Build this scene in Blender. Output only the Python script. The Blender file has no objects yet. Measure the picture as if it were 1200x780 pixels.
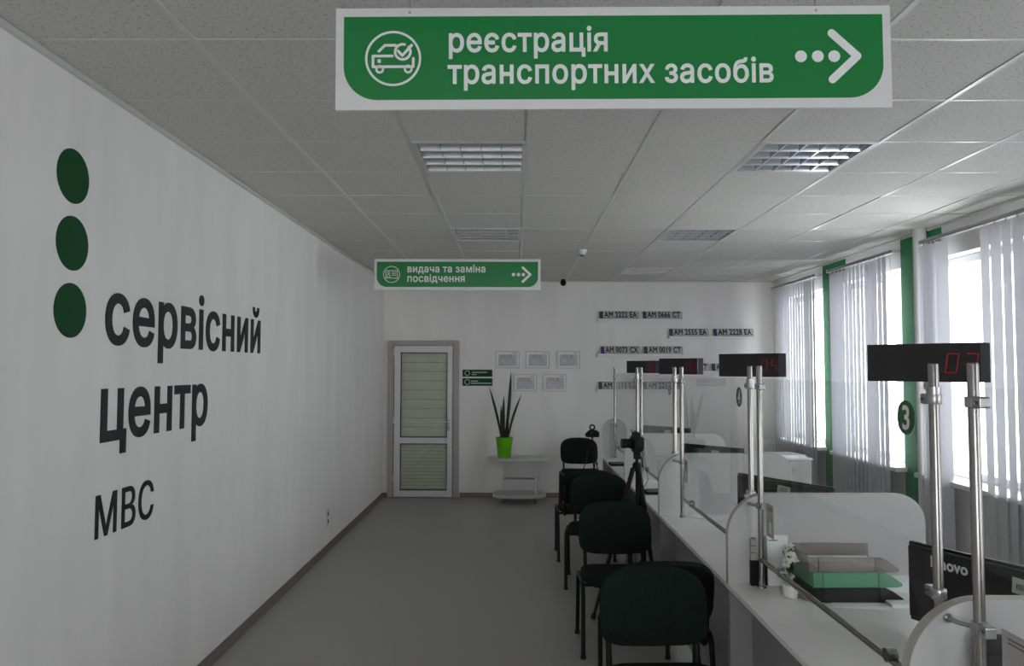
import bpy, math, random
from mathutils import Vector, Matrix

random.seed(7)
S = bpy.context.scene
COL = S.collection
R = math.radians

# ------------------------------------------------------------------ camera
F_PX, CAM_H = 888.0, 1.665
ROT = Matrix.Rotation(R(0.22), 4, 'Z') @ Matrix.Rotation(R(90 + 2.72), 4, 'X') @ Matrix.Rotation(R(0.1), 4, 'Z')
cam_d = bpy.data.cameras.new('camera')
cam_d.sensor_width = 36.0
cam_d.lens = F_PX / 1200.0 * 36.0
cam_d.clip_start = 0.02
cam = bpy.data.objects.new('camera', cam_d)
cam.matrix_world = Matrix.Translation((0, 0, CAM_H)) @ ROT
COL.objects.link(cam)
S.camera = cam

# ------------------------------------------------------------------ sky, exposure
SKY = 1.0
w = bpy.data.worlds.new('overcast_sky')
S.world = w
w.use_nodes = True
bg = w.node_tree.nodes['Background']
bg.inputs['Color'].default_value = (0.95, 0.975, 1.0, 1)
bg.inputs['Strength'].default_value = SKY
S.view_settings.view_transform = 'Standard'
S.view_settings.look = 'None'
S.view_settings.gamma = 1
S.view_settings.use_curve_mapping = False
S.view_settings.exposure = 3.24
S.cycles.max_bounces = 14
S.cycles.diffuse_bounces = 7
S.cycles.glossy_bounces = 6
S.cycles.transparent_max_bounces = 24
S.cycles.sample_clamp_indirect = 4.0
S.cycles.caustics_reflective = False

# room dimensions (metres)
XL, XR, YB, YF, ZC = -1.72, 3.40, 9.95, -3.2, 2.823
SILL, HEAD = 0.82, 2.56
WIN = [(8.34, 9.5), (6.65, 7.95), (4.90, 6.27), (3.2, 4.5), (1.5, 2.8), (-0.2, 1.1), (-1.9, -0.6)]
GLASS_X = 3.56
FWIN, FZ0, FZ1 = [(-1.5, 0.5)], 0.85, 2.5      # one window in the wall behind the viewer
for a, b in FWIN:
    ld = bpy.data.lights.new('window_daylight', 'AREA')
    ld.shape = 'RECTANGLE'; ld.size = b - a; ld.size_y = FZ1 - FZ0
    ld.cycles.is_portal = True
    lo = bpy.data.objects.new('window_daylight', ld)
    lo.matrix_world = Matrix.Translation(((a + b) / 2, YF - 0.18, (FZ0 + FZ1) / 2)) @ Matrix.Rotation(R(90), 4, 'X')
    COL.objects.link(lo)
for a, b in WIN:                                   # light portals in the real window openings
    ld = bpy.data.lights.new('window_daylight', 'AREA')
    ld.shape = 'RECTANGLE'; ld.size = HEAD - SILL; ld.size_y = b - a
    ld.cycles.is_portal = True
    lo = bpy.data.objects.new('window_daylight', ld)
    lo.matrix_world = Matrix.Translation((GLASS_X + 0.08, (a + b) / 2, (SILL + HEAD) / 2)) @ Matrix.Rotation(R(90), 4, 'Y')
    COL.objects.link(lo)


def at(px, py, axis, val):
    """photo pixel -> point where its ray meets the plane axis=val (world)"""
    d = ROT.to_3x3() @ Vector(((px - 600) / F_PX, -(py - 390) / F_PX, -1.0))
    o = Vector((0, 0, CAM_H))
    t = (val - o[axis]) / d[axis]
    return o + d * t


# ------------------------------------------------------------------ materials
def lin(h):
    h = h.lstrip('#')
    out = []
    for i in (0, 2, 4):
        c = int(h[i:i + 2], 16) / 255
        out.append(c / 12.92 if c <= 0.04045 else ((c + 0.055) / 1.055) ** 2.4)
    return (*out, 1)


MATS = {}


def mat(name, hexc, rough=0.5, metal=0.0, var=0.0, vscale=8.0, bump=0.0, bscale=200.0, stretch=(1, 1, 1), spec=0.5, emit=None, estr=0.0):
    m = bpy.data.materials.new(name)
    m.use_nodes = True
    nt = m.node_tree
    p = nt.nodes['Principled BSDF']
    c = lin(hexc)
    p.inputs['Base Color'].default_value = c
    p.inputs['Roughness'].default_value = rough
    p.inputs['Metallic'].default_value = metal
    p.inputs['Specular IOR Level'].default_value = spec
    if emit:
        p.inputs['Emission Color'].default_value = lin(emit)
        p.inputs['Emission Strength'].default_value = estr
    if var or bump:
        tc = nt.nodes.new('ShaderNodeTexCoord')
        mp = nt.nodes.new('ShaderNodeMapping')
        mp.inputs['Scale'].default_value = stretch
        nt.links.new(tc.outputs['Object'], mp.inputs['Vector'])
    if var:
        n = nt.nodes.new('ShaderNodeTexNoise')
        n.inputs['Scale'].default_value = vscale
        n.inputs['Detail'].default_value = 5
        nt.links.new(mp.outputs[0], n.inputs['Vector'])
        cr = nt.nodes.new('ShaderNodeValToRGB')
        cr.color_ramp.elements[0].position = 0.3
        cr.color_ramp.elements[1].position = 0.7
        cr.color_ramp.elements[0].color = (*[x * (1 - var) for x in c[:3]], 1)
        cr.color_ramp.elements[1].color = (*[min(1, x * (1 + var)) for x in c[:3]], 1)
        nt.links.new(n.outputs['Fac'], cr.inputs['Fac'])
        nt.links.new(cr.outputs['Color'], p.inputs['Base Color'])
    if bump:
        n2 = nt.nodes.new('ShaderNodeTexNoise')
        n2.inputs['Scale'].default_value = bscale
        n2.inputs['Detail'].default_value = 3
        nt.links.new(mp.outputs[0], n2.inputs['Vector'])
        b = nt.nodes.new('ShaderNodeBump')
        b.inputs['Strength'].default_value = bump
        b.inputs['Distance'].default_value = 0.004
        nt.links.new(n2.outputs['Fac'], b.inputs['Height'])
        nt.links.new(b.outputs['Normal'], p.inputs['Normal'])
    MATS[name] = m
    return m


def glass_mat(name, tint=(0.97, 0.98, 0.975), f0=0.04, f90=0.96, rough=0.0):
    """clear pane: Fresnel (Schlick) mix of straight transmission and mirror reflection"""
    m = bpy.data.materials.new(name)
    m.use_nodes = True
    nt = m.node_tree
    nt.nodes.clear()
    out = nt.nodes.new('ShaderNodeOutputMaterial')
    mix = nt.nodes.new('ShaderNodeMixShader')
    tr = nt.nodes.new('ShaderNodeBsdfTransparent'); tr.inputs['Color'].default_value = (*tint, 1)
    gl = nt.nodes.new('ShaderNodeBsdfGlossy'); gl.inputs['Roughness'].default_value = rough
    g = nt.nodes.new('ShaderNodeNewGeometry')
    dt = nt.nodes.new('ShaderNodeVectorMath'); dt.operation = 'DOT_PRODUCT'
    nt.links.new(g.outputs['Incoming'], dt.inputs[0]); nt.links.new(g.outputs['Normal'], dt.inputs[1])

    def mth(op, a, b=None):
        n = nt.nodes.new('ShaderNodeMath'); n.operation = op
        for i, v in enumerate((a, b)):
            if v is None: continue
            if isinstance(v, (int, float)): n.inputs[i].default_value = v
            else: nt.links.new(v, n.inputs[i])
        return n.outputs[0]
    ab = mth('ABSOLUTE', dt.outputs['Value'])
    pw = mth('POWER', mth('SUBTRACT', 1.0, ab), 5.0)
    fr = mth('ADD', mth('MULTIPLY', pw, f90), f0)
    nt.links.new(fr, mix.inputs['Fac'])
    nt.links.new(tr.outputs[0], mix.inputs[1]); nt.links.new(gl.outputs[0], mix.inputs[2])
    nt.links.new(mix.outputs[0], out.inputs['Surface'])
    MATS[name] = m
    return m


def cloth_mat(name, hexc, trans=0.35):
    m = bpy.data.materials.new(name)
    m.use_nodes = True
    nt = m.node_tree
    nt.nodes.clear()
    out = nt.nodes.new('ShaderNodeOutputMaterial')
    mix = nt.nodes.new('ShaderNodeMixShader'); mix.inputs['Fac'].default_value = trans
    d = nt.nodes.new('ShaderNodeBsdfDiffuse'); t = nt.nodes.new('ShaderNodeBsdfTranslucent')
    tc = nt.nodes.new('ShaderNodeTexCoord')
    n = nt.nodes.new('ShaderNodeTexNoise'); n.inputs['Scale'].default_value = 60
    nt.links.new(tc.outputs['Object'], n.inputs['Vector'])
    cr = nt.nodes.new('ShaderNodeValToRGB')
    c = lin(hexc)
    cr.color_ramp.elements[0].color = (*[x * 0.94 for x in c[:3]], 1); cr.color_ramp.elements[1].color = c
    nt.links.new(n.outputs['Fac'], cr.inputs['Fac'])
    for s in (d, t): nt.links.new(cr.outputs['Color'], s.inputs['Color'])
    nt.links.new(d.outputs[0], mix.inputs[1]); nt.links.new(t.outputs[0], mix.inputs[2])
    nt.links.new(mix.outputs[0], out.inputs['Surface'])
    MATS[name] = m
    return m


mat('wallpaper', '#efecea', 0.85, var=0.035, vscale=5, bump=0.25, bscale=60, stretch=(1, 1, 0.25), spec=0.2)
mat('plaster', '#dedddb', 0.8, var=0.02, vscale=3, spec=0.3)
mat('green_paint', '#1d7f48', 0.6, var=0.08, vscale=30)
mat('lino', '#a09e99', 0.42, var=0.10, vscale=190, bump=0.06, bscale=300, spec=0.4)
mat('tile', '#b3b1ae', 0.9, spec=0.2)
mat('tbar', '#cccbc9', 0.28, spec=0.8)
mat('dark_gap', '#4c4b4a', 0.9)
mat('baseboard', '#766e66', 0.55, var=0.06, vscale=14)
mat('pvc', '#d9d8da', 0.3)
mat('pvc_frame', '#aaa49f', 0.4)
mat('seal', '#26282a', 0.5)
mat('sill', '#e6e5e4', 0.35)
mat('cream_blind', '#dde0cb', 0.75)
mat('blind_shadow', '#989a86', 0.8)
mat('sign_white', '#d9d9d9', 0.38)
mat('sign_green', '#0f7a3a', 0.33)
mat('sign_print', '#e8e8e8', 0.4)
mat('dot_green', '#054820', 0.6, spec=0.25)
mat('letter_black', '#161618', 0.55)
mat('steel', '#94918e', 0.2, metal=1.0)
mat('alu', '#a9a8a9', 0.32, metal=1.0)
mat('louvre', '#e8ecf6', 0.16, metal=1.0)
mat('tube_glass', '#e9eaf0', 0.25)
mat('desk', '#e8e6e4', 0.3, var=0.02, vscale=10)
mat('desk_edge', '#b5afa6', 0.45)
mat('panel_grey', '#8d8a8c', 0.55, var=0.03, vscale=12)
mat('divider_grey', '#bdbbbb', 0.45, var=0.015, vscale=14)
mat('black_plastic', '#0e0e0f', 0.55, spec=0.25)
mat('monitor_black', '#1b1b1d', 0.35)
mat('display_black', '#161517', 0.3)
mat('display_side', '#242425', 0.7, spec=0.15)
mat('led_red', '#5a0a14', 0.5, emit='#c01428', estr=0.02)
mat('fabric', '#1b2521', 0.95, var=0.25, vscale=120, bump=0.3, bscale=500, spec=0.15)
mat('chair_metal', '#0e0e0f', 0.5, spec=0.3)
mat('pot_green', '#5fb30c', 0.35)
mat('soil', '#2b211a', 0.95, var=0.3, vscale=60)
mat('leaf', '#2a3128', 0.55, var=0.35, vscale=40, stretch=(1, 1, 4))
mat('flower_white', '#e4e2dc', 0.7)
mat('stem_green', '#2e4a2c', 0.7)
mat('paper', '#f4f4f4', 0.8, var=0.01, vscale=20)
mat('paper_grey', '#a9a6a2', 0.8)
mat('ink', '#55555a', 0.8)
mat('tray_smoke', '#a0958f', 0.3)
mat('tray_green', '#7ab896', 0.3)
for _n, _a in (('tray_smoke', 0.55), ('tray_green', 0.66)): MATS[_n].node_tree.nodes['Principled BSDF'].inputs['Alpha'].default_value = _a
mat('tray_black', '#1a191a', 0.35)
mat('label_white', '#d8d7d4', 0.6)
mat('plate_white', '#c9c8c6', 0.35)
mat('plate_blue', '#3a4a78', 0.4)
mat('plate_dark', '#4b4c4e', 0.4)
mat('rubber', '#1a1a1a', 0.8)
mat('lens_glass', '#0b0d14', 0.08)
mat('grey_metal', '#6f6f72', 0.35, metal=0.8)
mat('table_grey', '#c3c2c2', 0.4)
glass_mat('screen_glass', f0=0.022, f90=0.55)
glass_mat('acrylic', tint=(0.995, 0.995, 0.995), f0=0.02, f90=0.4, rough=0.45)
glass_mat('window_glass', tint=(0.95, 0.96, 0.96))
glass_mat('door_glass', tint=(0.93, 0.94, 0.93))
cloth_mat('blind_cloth', '#e6e6ea', 0.32)
mat('number_green', '#1e5a2c', 0.4)

# ceiling tile: fissured mineral fibre
nt = MATS['tile'].node_tree
tc = nt.nodes.new('ShaderNodeTexCoord')
vo = nt.nodes.new('ShaderNodeTexNoise'); vo.inputs['Scale'].default_value = 95; vo.inputs['Detail'].default_value = 2
nt.links.new(tc.outputs['Object'], vo.inputs['Vector'])
cr = nt.nodes.new('ShaderNodeValToRGB')
cr.color_ramp.elements[0].position = 0.30; cr.color_ramp.elements[0].color = lin('#9a9895')
cr.color_ramp.elements[1].position = 0.42; cr.color_ramp.elements[1].color = lin('#d3d1cd')
nt.links.new(vo.outputs['Fac'], cr.inputs['Fac'])
nt.links.new(cr.outputs['Color'], nt.nodes['Principled BSDF'].inputs['Base Color'])

# framed sketch sheets: faint pencil-grey drawing
m = mat('map_print', '#c9c8cc', 0.7)
nt = m.node_tree
tc = nt.nodes.new('ShaderNodeTexCoord')
n = nt.nodes.new('ShaderNodeTexNoise'); n.inputs['Scale'].default_value = 14; n.inputs['Detail'].default_value = 6; n.inputs['Distortion'].default_value = 1.5
nt.links.new(tc.outputs['Object'], n.inputs['Vector'])
cr = nt.nodes.new('ShaderNodeValToRGB')
cr.color_ramp.elements[0].position = 0.38; cr.color_ramp.elements[0].color = lin('#a9a8b0')
cr.color_ramp.elements[1].position = 0.56; cr.color_ramp.elements[1].color = lin('#cfced4')
nt.links.new(n.outputs['Fac'], cr.inputs['Fac'])
nt.links.new(cr.outputs['Color'], nt.nodes['Principled BSDF'].inputs['Base Color'])


# ------------------------------------------------------------------ mesh helpers
class MB:
    def __init__(s):
        s.v = []; s.f = []

    def add(s, vs, fs):
        o = len(s.v)
        s.v += [tuple(x) for x in vs]
        s.f += [tuple(i + o for i in f) for f in fs]
        return s

    def box(s, x0, x1, y0, y1, z0, z1):
        return s.add([(x0, y0, z0), (x1, y0, z0), (x1, y1, z0), (x0, y1, z0), (x0, y0, z1), (x1, y0, z1), (x1, y1, z1), (x0, y1, z1)],
                     [(0, 3, 2, 1), (4, 5, 6, 7), (0, 1, 5, 4), (1, 2, 6, 5), (2, 3, 7, 6), (3, 0, 4, 7)])

    def obox(s, c, ax, ay, az):
        """oriented box: centre + three half-extent vectors"""
        c, ax, ay, az = map(Vector, (c, ax, ay, az))
        vs = [c + ax * i + ay * j + az * k for k in (-1, 1) for i, j in ((-1, -1), (1, -1), (1, 1), (-1, 1))]
        return s.add(vs, [(0, 3, 2, 1), (4, 5, 6, 7), (0, 1, 5, 4), (1, 2, 6, 5), (2, 3, 7, 6), (3, 0, 4, 7)])

    def tube(s, pts, r, n=12, rs=None, sx=1.0):
        pts = [Vector(p) for p in pts]
        k = len(pts)
        rings = []
        prev = None
        for i, p in enumerate(pts):
            t = (pts[min(i + 1, k - 1)] - pts[max(i - 1, 0)]).normalized()
            if prev is None:
                a = Vector((0, 0, 1)) if abs(t.z) < 0.9 else Vector((1, 0, 0))
                u = t.cross(a).normalized()
            else:
                u = (prev - t * prev.dot(t)).normalized()
            prev = u
            v = t.cross(u)
            rr = rs[i] if rs else r
            rings.append([p + u * (rr * math.cos(2 * math.pi * j / n)) + v * (rr * sx * math.sin(2 * math.pi * j / n)) for j in range(n)])
        vs = [q for ring in rings for q in ring]
        fs = [(i * n + j, i * n + (j + 1) % n, (i + 1) * n + (j + 1) % n, (i + 1) * n + j) for i in range(k - 1) for j in range(n)]
        fs += [tuple(reversed(range(n))), tuple((k - 1) * n + j for j in range(n))]
        return s.add(vs, fs)

    def lathe(s, prof, c=(0, 0, 0), n=20, sx=1.0, sy=1.0):
        vs = []; fs = []
        for r, z in prof:
            for j in range(n):
                a = 2 * math.pi * j / n
                vs.append((c[0] + r * sx * math.cos(a), c[1] + r * sy * math.sin(a), c[2] + z))
        k = len(prof)
        fs = [(i * n + j, i * n + (j + 1) % n, (i + 1) * n + (j + 1) % n, (i + 1) * n + j) for i in range(k - 1) for j in range(n)]
        fs += [tuple(reversed(range(n))), tuple((k - 1) * n + j for j in range(n))]
        return s.add(vs, fs)

    def prism(s, out, o, r, u, d):
        """2-D outline (list of a,b) placed at o + a*r + b*u, extruded along vector d"""
        o, r, u, d = map(Vector, (o, r, u, d))
        n = len(out)
        vs = [o + r * a + u * b for a, b in out] + [o + r * a + u * b + d for a, b in out]
        fs = [tuple(range(n)), tuple(reversed(range(n, 2 * n)))] + [(i, i + n, (i + 1) % n + n, (i + 1) % n) for i in range(n)]
        return s.add(vs, fs)

    def stroke(s, pts, w, o, r, u, d, n=8):
        """round-ended stroke through 2-D points, as capsules"""
        for si, ((a, b), (c, e)) in enumerate(zip(pts, pts[1:])):
            L = math.hypot(c - a, e - b)
            if L < 1e-9: continue
            t = math.atan2(e - b, c - a)
            out = [(c + w / 2 * math.cos(t - math.pi / 2 + math.pi * i / n), e + w / 2 * math.sin(t - math.pi / 2 + math.pi * i / n)) for i in range(n + 1)]
            out += [(a + w / 2 * math.cos(t + math.pi / 2 + math.pi * i / n), b + w / 2 * math.sin(t + math.pi / 2 + math.pi * i / n)) for i in range(n + 1)]
            s.lift = getattr(s, 'lift', 0) + 1
            s.prism(out, o, r, u, Vector(d) * (1 + 0.13 * (s.lift % 7)))
        return s

    def ring(s, c, ro, ri, o, r, u, d, n=40):
        o, r, u, d = map(Vector, (o, r, u, d))
        vs = []
        for rr, e in ((ro, 0), (ro, 1), (ri, 1), (ri, 0)):
            for j in range(n):
                a = 2 * math.pi * j / n
                vs.append(o + r * (c[0] + rr * math.cos(a)) + u * (c[1] + rr * math.sin(a)) + d * e)
        fs = [(k * n + j, k * n + (j + 1) % n, ((k + 1) % 4) * n + (j + 1) % n, ((k + 1) % 4) * n + j) for k in range(4) for j in range(n)]
        return s.add(vs, fs)

    def pad(s, outline, rings, place):
        """closed cushion: outline (list of 2-D pts) shrunk ring by ring; rings = [(scale, offset)...] from one pole to the other"""
        n = len(outline)
        vs = []
        for sc, off in rings:
            vs += [place(a * sc, b * sc, off) for a, b in outline]
        k = len(rings)
        fs = [(i * n + j, i * n + (j + 1) % n, (i + 1) * n + (j + 1) % n, (i + 1) * n + j) for i in range(k - 1) for j in range(n)]
        fs += [tuple(reversed(range(n))), tuple((k - 1) * n + j for j in range(n))]
        return s.add(vs, fs)

    def mesh(s, name, m, smooth=False):
        me = bpy.data.meshes.new(name)
        me.from_pydata(s.v, [], s.f)
        me.validate()
        import bmesh
        bm = bmesh.new(); bm.from_mesh(me)
        bmesh.ops.delete(bm, geom=[v for v in bm.verts if not v.link_faces], context='VERTS')
        bmesh.ops.recalc_face_normals(bm, faces=bm.faces)
        bm.to_mesh(me); bm.free()
        if m: me.materials.append(MATS[m])
        if smooth:
            me.polygons.foreach_set('use_smooth', [True] * len(me.polygons))
            try: me.set_sharp_from_angle(angle=R(40))
            except Exception: pass
        return me

    def build(s, name, m, parent=None, smooth=False, bevel=0.0, seg=2):
        o = bpy.data.objects.new(name, s.mesh(name, m, smooth))
        COL.objects.link(o)
        if parent: o.parent = parent
        if bevel:
            b = o.modifiers.new('bevel', 'BEVEL'); b.width = bevel; b.segments = seg; b.limit_method = 'ANGLE'; b.angle_limit = R(40)
        return o


def tag(o, label=None, cat=None, group=None, kind=None):
    if label: o['label'] = label
    if cat: o['category'] = cat
    if group: o['group'] = group
    if kind: o['kind'] = kind
    return o


def empty(name, loc=(0, 0, 0), rz=0.0):
    o = bpy.data.objects.new(name, None)
    o.location = loc; o.rotation_euler = (0, 0, rz)
    COL.objects.link(o)
    return o


def inst(src, loc, parent=None, rz=0.0, name=None):
    c = src.copy()
    if name: c.name = name
    COL.objects.link(c)
    c.location = loc; c.rotation_euler = (0, 0, rz)
    if parent: c.parent = parent
    return c


def copy_tree(o, parent=None):
    c = o.copy(); COL.objects.link(c)
    c.parent = parent
    for ch in [x for x in bpy.data.objects if x.parent == o]:
        copy_tree(ch, c)
    return c


def rrect(x0, x1, y0, y1, rs, n=8):
    """rounded rectangle outline; rs = radii (bl, br, tr, tl)"""
    out = []
    for (cx, cy, a0), r in zip(((x0, y0, 180), (x1, y0, 270), (x1, y1, 0), (x0, y1, 90)), rs):
        if r <= 0:
            out.append((cx, cy)); continue
        ox = cx + (r if cx == x0 else -r); oy = cy + (r if cy == y0 else -r)
        for i in range(n + 1):
            t = R(a0 + 90 * i / n)
            out.append((ox + r * math.cos(t), oy + r * math.sin(t)))
    return out


def text_contours(body, n=5):
    """closed outlines of the built-in font, one list of 2-D points per contour"""
    cu = bpy.data.curves.new('txt', 'FONT')
    cu.body = body
    ob = bpy.data.objects.new('txt', cu)
    COL.objects.link(ob)
    bpy.context.view_layer.update()
    dg = bpy.context.evaluated_depsgraph_get()
    ev = ob.evaluated_get(dg)
    c = ev.to_curve(dg)
    res = []
    for sp in c.splines:
        bp = sp.bezier_points
        pts = []
        for i in range(len(bp)):
            p, q = bp[i], bp[(i + 1) % len(bp)]
            a, h1, h2, b = (Vector(v[:2]) for v in (p.co, p.handle_right, q.handle_left, q.co))
            d = (b - a)
            L = d.length
            if L < 1e-7: continue
            dev = max(abs(d.x * (h.y - a.y) - d.y * (h.x - a.x)) / L for h in (h1, h2))
            k = 1 if dev < 1e-4 else n
            for j in range(k):
                t = j / k
                pts.append(a * (1 - t) ** 3 + h1 * 3 * t * (1 - t) ** 2 + h2 * 3 * t * t * (1 - t) + b * t ** 3)
        clean = []
        for p in pts:
            if not clean or (p - clean[-1]).length > 1e-5: clean.append(p)
        if (clean[0] - clean[-1]).length < 1e-5: clean.pop()
        if len(clean) > 2: res.append(clean)
    ev.to_curve_clear()
    bpy.data.objects.remove(ob); bpy.data.curves.remove(cu)
    return res


def text_build(name, body, o, r, u, d, m, width=None, xh=None, size=1.0, bold=0.012, parent=None, letters=False, part='letter'):
    """flat lettering of thickness d; width = ink width in metres, xh = vertical scale (metres per font unit)"""
    from mathutils.geometry import delaunay_2d_cdt
    area = lambda c: sum(p[0] * q[1] - q[0] * p[1] for p, q in zip(c, c[1:] + c[:1])) / 2
    cons = sorted(text_contours(body), key=lambda c: min(p[0] for p in c))
    glyphs = []                                        # outlines that overlap sideways belong to one letter
    for c in cons:
        a = min(p[0] for p in c); b = max(p[0] for p in c)
        if glyphs and glyphs[-1][1] - a > 0.0:
            glyphs[-1][1] = max(b, glyphs[-1][1]); glyphs[-1][2].append(c)
        else: glyphs.append([a, b, [c]])

    def thicken(c, w_):
        m_ = len(c); off = []
        for i in range(m_):
            e0 = (c[i] - c[i - 1]).normalized(); e1 = (c[(i + 1) % m_] - c[i]).normalized()
            n0 = Vector((-e0.y, e0.x)); n1 = Vector((-e1.y, e1.x))
            mm = n0 + n1
            if mm.length < 1e-4: mm = n1.copy()
            mm.normalize()
            off.append(c[i] + mm * (w_ / max(0.5, mm.dot(n1))))
        return off

    def winding(p, cs):
        k = 0
        for c in cs:
            for q, t in zip(c, c[1:] + c[:1]):
                if (q[1] > p[1]) != (t[1] > p[1]):
                    if p[0] < (t[0] - q[0]) * (p[1] - q[1]) / (t[1] - q[1]) + q[0]: k += 1 if t[1] > q[1] else -1
        return k
    shapes = []
    for _, _, cs in glyphs:
        big = max(cs, key=lambda c: abs(area(c)))
        sg = 1 if area(big) < 0 else -1
        cs = [thicken(c, sg * bold) for c in cs]
        vs, es = [], []
        for c in cs:
            k = len(vs); vs += [Vector((p[0], p[1])) for p in c]
            es += [(k + i, k + (i + 1) % len(c)) for i in range(len(c))]
        ov, oe, of, *_r = delaunay_2d_cdt(vs, es, [], 0, 1e-6)
        keep = [t for t in of if winding(sum((ov[i] for i in t), Vector((0, 0))) / 3, cs)]
        gx_ = (min(v.x for v in ov) + max(v.x for v in ov)) / 2
        ov = [Vector((gx_ + (v.x - gx_) * 0.95, v.y)) for v in ov]     # a little air between letters
        shapes.append((ov, keep))
    x0 = min(v.x for ov, k in shapes for t in k for v in (ov[i] for i in t))
    x1 = max(v.x for ov, k in shapes for t in k for v in (ov[i] for i in t))
    sx = (width / (x1 - x0)) if width else size
    sy = xh if xh else sx
    o, r, u, d = map(Vector, (o, r, u, d))
    res = []
    mb = MB()
    for ov, keep in shapes:
        if letters: mb = MB()
        n = len(ov)
        pv = [o + r * ((p.x - x0) * sx) + u * (p.y * sy) for p in ov]
        keep = [tuple(t) for t in keep]
        ed = {(a, b) for t in keep for a, b in zip(t, t[1:] + t[:1])}
        fs = [tuple(reversed(t)) for t in keep] + [tuple(i + n for i in t) for t in keep]
        fs += [(a, b, b + n, a + n) for a, b in ed if (b, a) not in ed]
        mb.add(pv + [p + d for p in pv], fs)
        if letters: res.append(mb.build(part, m, parent))
    if not letters: res.append(mb.build(name, m, parent))
    return res


# ------------------------------------------------------------------ room shell
X, Y, Z = Vector((1, 0, 0)), Vector((0, 1, 0)), Vector((0, 0, 1))
tag(MB().box(XL - 0.3, XR + 0.4, YF - 0.3, YB + 0.3, -0.15, 0).build('floor', 'lino'), 'grey speckled linoleum floor of the hall', kind='structure')
tag(MB().box(XL - 0.2, XL, YF, YB, 0, ZC + 0.25).build('wall_left', 'wallpaper'), 'long white papered wall with black lettering', kind='structure')
tag(MB().box(XL - 0.2, XR + 0.35, YB, YB + 0.2, 0, ZC + 0.25).build('wall_back', 'wallpaper'), 'white end wall with the door and number plates', kind='structure')
wf = MB().box(XL - 0.2, XR + 0.35, YF - 0.2, YF, 0, FZ0).box(XL - 0.2, XR + 0.35, YF - 0.2, YF, FZ1, ZC + 0.25)
fxs = [XL - 0.2] + [q for ab in FWIN for q in ab] + [XR + 0.35]
for i in range(0, len(fxs), 2): wf.box(fxs[i], fxs[i + 1], YF - 0.2, YF, FZ0, FZ1)
tag(wf.build('wall_front', 'wallpaper'), 'white wall closing the hall behind the viewer', kind='structure')
wr = MB()
wr.box(XR, XR + 0.35, YF, YB, 0, SILL - 0.04)
wr.box(XR, XR + 0.35, YF, YB, HEAD, ZC + 0.25)
ys = [YF] + [q for ab in sorted(WIN) for q in ab] + [YB]
for i in range(0, len(ys), 2):
    wr.box(XR, XR + 0.35, ys[i], ys[i + 1], SILL - 0.04, HEAD)
wall_right = tag(wr.build('wall_right', 'plaster'), 'window wall of white plaster with green piers', kind='structure')
for a, b, zz in ((7.99, 8.34, 0), (6.31, 6.65, 0), (4.54, 4.86, 0), (2.84, 3.16, 0), (1.14, 1.46, 0), (7.76, 7.99, HEAD + 0.01), (6.01, 6.31, HEAD + 0.01)):
    MB().box(XR - 0.004, XR + 0.001, a, b, zz, ZC - 0.02).build('green_stripe', 'green_paint', wall_right)

# ceiling: slab, tiles, T-bars
ceil = tag(MB().box(XL - 0.2, XR + 0.35, YF - 0.2, YB + 0.2, ZC + 0.13, ZC + 0.25).build('ceiling', 'dark_gap'), 'suspended ceiling of white fissured tiles in a metal grid', kind='structure')
GX, GY = -1.136, 2.62
gx = [GX + 0.6 * k for k in range(-1, 8)]
gy = [GY + 0.6 * k for k in range(-9, 13)]
LAMPS = [(1, r) for r in (-8, -6, -2, 2, 6, 10)] + [(4, r) for r in (-6, -2, 2, 6, 10)]
LAMPS = [(c, r) for c, r in LAMPS if r >= -6]
xs = sorted({XL, XR} | {q for q in gx if XL < q < XR})
yy = sorted({YF, YB} | {q for q in gy if YF < q < YB})
tile_cache = {}
for i in range(len(xs) - 1):
    for j in range(len(yy) - 1):
        x0, x1, y0, y1 = xs[i], xs[i + 1], yy[j], yy[j + 1]
        if any(abs(GX + 0.6 * c - x0) < 0.01 and abs(GY + 0.6 * r - y0) < 0.01 for c, r in LAMPS): continue
        key = (round(x1 - x0, 3), round(y1 - y0, 3))
        if key not in tile_cache:
            tile_cache[key] = MB().box(0.004, x1 - x0 - 0.004, 0.004, y1 - y0 - 0.004, 0, 0.015).mesh('ceiling_tile', 'tile')
        t = bpy.data.objects.new('ceiling_tile', tile_cache[key])
        COL.objects.link(t); t.parent = ceil
        t.location = (x0, y0, ZC + random.uniform(0.0, 0.004))
for q in xs[1:-1]:
    MB().box(q - 0.011, q + 0.011, YF, YB, ZC - 0.001, ZC + 0.03).build('grid_bar', 'tbar', ceil)
for q in yy[1:-1]:
    MB().box(XL, XR, q - 0.006, q + 0.006, ZC - 0.0006, ZC + 0.03).build('cross_bar', 'tbar', ceil)
tag(MB().box(XL, XL + 0.022, YF, YB, ZC - 0.022, ZC).build('trim_1', 'tbar', bevel=0.003), 'metal angle strip where ceiling meets left wall', kind='structure')
tag(MB().box(XL, XR, YB - 0.02, YB, ZC - 0.012, ZC).build('trim_2', 'tbar'), 'metal angle strip where ceiling meets end wall', kind='structure')
tag(MB().box(XR - 0.02, XR, YF, YB, ZC - 0.02, ZC).build('trim_3', 'tbar'), 'metal angle strip where ceiling meets window wall', kind='structure')

bo = [(0, 0), (0.022, 0), (0.022, 0.012), (0.012, 0.045), (0.008, 0.058), (0, 0.058)]
tag(MB().prism(bo, (XL, YF, 0), X, Z, (0, YB - YF, 0)).build('baseboard_left', 'baseboard'), 'brown plastic skirting along the lettered wall', kind='structure')
bb = MB()
for a, b in ((XL, -1.655), (-0.715, XR)):
    bb.prism(bo, (a, YB, 0), -Y, Z, (b - a, 0, 0))
tag(bb.build('baseboard_back', 'baseboard'), 'brown plastic skirting along the end wall', kind='structure')

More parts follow.
